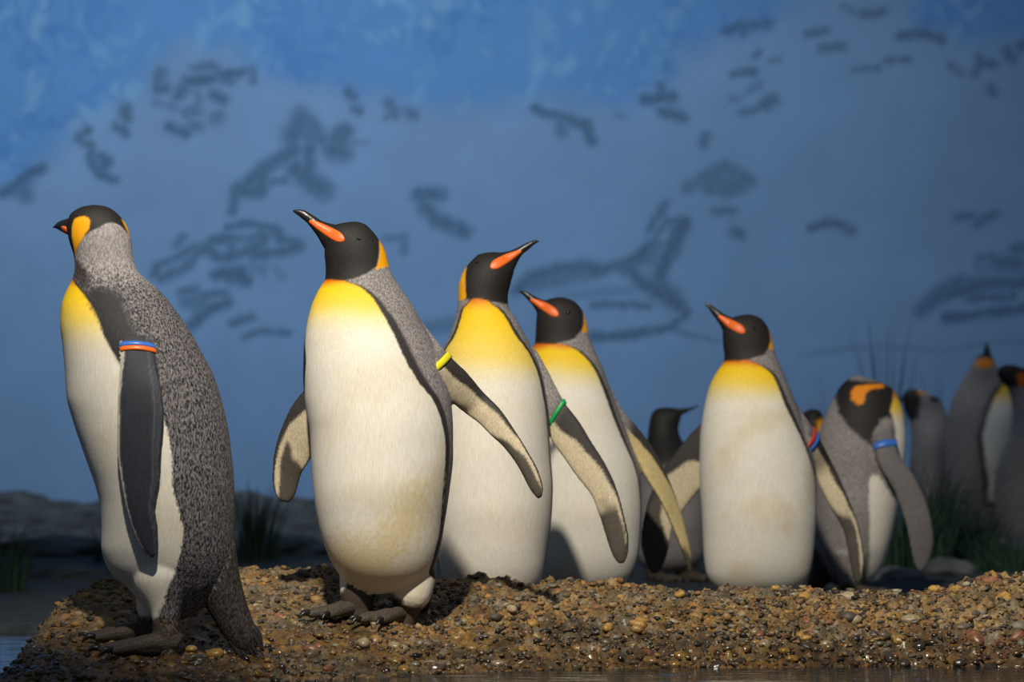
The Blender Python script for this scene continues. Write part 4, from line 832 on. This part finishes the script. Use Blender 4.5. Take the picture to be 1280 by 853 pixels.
# ------------------------------------------------------------------ boulders and tussock grass on the rear floor
M_BOULD = simple('boulder_stone', (0.040, 0.049, 0.053), .9, .2, .6, 9, .8)
M_BOULD2 = simple('boulder_pale', (0.11, 0.118, 0.122), .85, .25, .6, 9, .7)
def boulder(px, py, d, wpx, hpx, dep, seed, label, m=M_BOULD, group=None):
    """rounded rock whose foot stands on the floor; px,py is the top centre"""
    q = P(px, py, d); w_ = wpx * d / F / 2; h = max(q.z - FLOORZ, .05)
    bm = bmesh.new(); bmesh.ops.create_icosphere(bm, subdivisions=4, radius=1)
    for v in bm.verts:
        n = v.co.normalized(); k = 1 + .22 * noise.noise(n * 1.6 + Vector((seed * 3.1, 0, 0))) + .10 * noise.noise(n * 4.2 + Vector((0, seed, 0))) + .035 * noise.noise(n * 11 + Vector((0, 0, seed)))
        p = n * k; p.z = max(p.z, -.25)
        v.co = Vector((p.x * w_, p.y * dep, (p.z + .25) / 1.25 * h))
    me = bpy.data.meshes.new('boulder'); bm.to_mesh(me); bm.free(); me.polygons.foreach_set('use_smooth', [True] * len(me.polygons))
    o = obj('boulder', me, m, loc=(q.x, d, FLOORZ - .01)); tag(o, label, 'rock', group)
def bank():
    xs = np.linspace(-6.5, 6.5, 260); ys = np.linspace(13.3, 15.35, 40); v = []; nx = len(xs)
    for j, y in enumerate(ys):
        for x in xs:
            t = (y - 13.3) / 2.05; top = .19 if x < -.4 else .19 - .10 * float(sstep(-.4, 1.0, np.array(x)))
            prof = float(sstep(0, .42, np.array(t))) * (1 - .4 * float(sstep(.75, 1, np.array(t))))
            z = prof * top * (1 + .35 * noise.noise(Vector((x * 1.7, y * 1.7, 0)))) + prof * (.05 * noise.noise(Vector((x * 5, y * 5, 3))) + .015 * noise.noise(Vector((x * 15, y * 15, 3))))
            v.append((x, y, z + (-.03 if j == 0 else 0) + FLOORZ - .01))
    f = [(j*nx+i, j*nx+i+1, (j+1)*nx+i+1, (j+1)*nx+i) for j in range(len(ys)-1) for i in range(nx-1)]
    tag(obj('rock_bank', mesh('rock_bank', v, f), M_BOULD), 'low dark rocky bank along the foot of the painted wall', 'rock')
bank()
for i, (px, py, d, w_, dep, lab) in enumerate([(60,668,12.3,170,.3,'long low dark boulder in front of the rocky bank, behind the left bird'),(225,676,12.0,110,.25,'small dark boulder behind the back of the speckled bird'),(352,664,12.4,120,.3,'dark boulder behind the left flipper of the bird with feet showing'),
        (80,722,10.2,120,.2,'dark rock standing near the water beyond the left end of the ledge'),(395,700,10.6,90,.2,'low dark rock beyond the warm-lit crest of the ledge')]):
    boulder(px, py, d, w_, 0, dep, i + 1, lab, M_BOULD)
for i, (px, py, d, w_, dep, lab) in enumerate([(1188,694,10.4,70,.14,'pale rounded stone lying beyond the right end of the ledge'),(1120,716,10.0,70,.15,'low grey stone beside the foot of the preening penguin'),(1290,668,11.2,150,.25,'long sloping grey rock at the right below the far penguins'),
        (840,655,13.0,150,.3,'dark boulder glimpsed between the crossing flippers'),(1250,712,9.6,110,.15,'dark flat rock just behind the ledge shoulder')]):
    boulder(px, py, d, w_, 0, dep, 30 + i, lab, M_BOULD2 if i in (0, 1, 2) else M_BOULD)
M_GRASS = simple('tussock_blades', (0.026, 0.062, 0.036), .7, .2, 0, 40, .5)
def grass(px, d, base_w, hgt, n, seed, label, group=None, droop=.5, lean=0.0):
    rn = random.Random(seed); x0 = (px - 640) * d / F; v = []; f = []
    for i in range(n):
        a = rn.uniform(0, 6.283); r = base_w * rn.random() ** .5; bx, by = r * math.cos(a), r * math.sin(a) * .6
        h = hgt * rn.uniform(.55, 1.0); out = Vector((math.cos(a) + lean, math.sin(a) * .6, 0)) * h * droop * rn.uniform(.2, 1); w_ = rn.uniform(.004, .007); sd = Vector((-math.sin(a), math.cos(a), 0))
        b0 = len(v)
        for j in range(6):
            t = j / 5; c = Vector((bx, by, 0)) + out * t * t + Vector((0, 0, h * (t - droop * .35 * t * t * t))); ww = w_ * (1 - t * .92); v += [tuple(c - sd * ww), tuple(c + sd * ww + Vector((0, 0, 0))), tuple(c + Vector((math.cos(a), math.sin(a), .3)) * ww * .5)]
        for j in range(5):
            q = b0 + 3 * j; f += [(q, q+2, q+5, q+3), (q+2, q+1, q+4, q+5), (q+1, q, q+3, q+4)]
    me = mesh('tussock_grass', v, f); o = obj('tussock_grass', me, M_GRASS, loc=(x0, d, FLOORZ - .01)); tag(o, label, 'grass', group)
GB = 'tall tussocks against the painted wall'
for i, (px, h) in enumerate([(1046,.86),(1106,1.08),(1172,.84),(1228,.5)]):
    grass(px, 13.05 - .06 * (i % 2), .05, h, 45, 40 + i, 'tall upright dark green grass tussock against the painted wall', GB, .18)
GR = 'drooping tussocks below the far penguins'
for i, (px, d, h, le) in enumerate([(1142,10.6,.56,.1),(1176,11.5,.50,0),(1212,10.9,.32,-.2),(1262,10.0,.24,-.5)]):
    grass(px, d, .13, h, 110, 60 + i, 'drooping dark green grass tussock below the far penguins', GR, .7, le)
GL = 'tussocks among the boulders on the left'
for i, (px, d, h) in enumerate([(-2,9.4,.24),(316,11.6,.40),(150,11.4,.2)]):
    grass(px, d, .10, h, 80, 80 + i, 'dark grass tussock among the shaded boulders on the left', GL, .45)
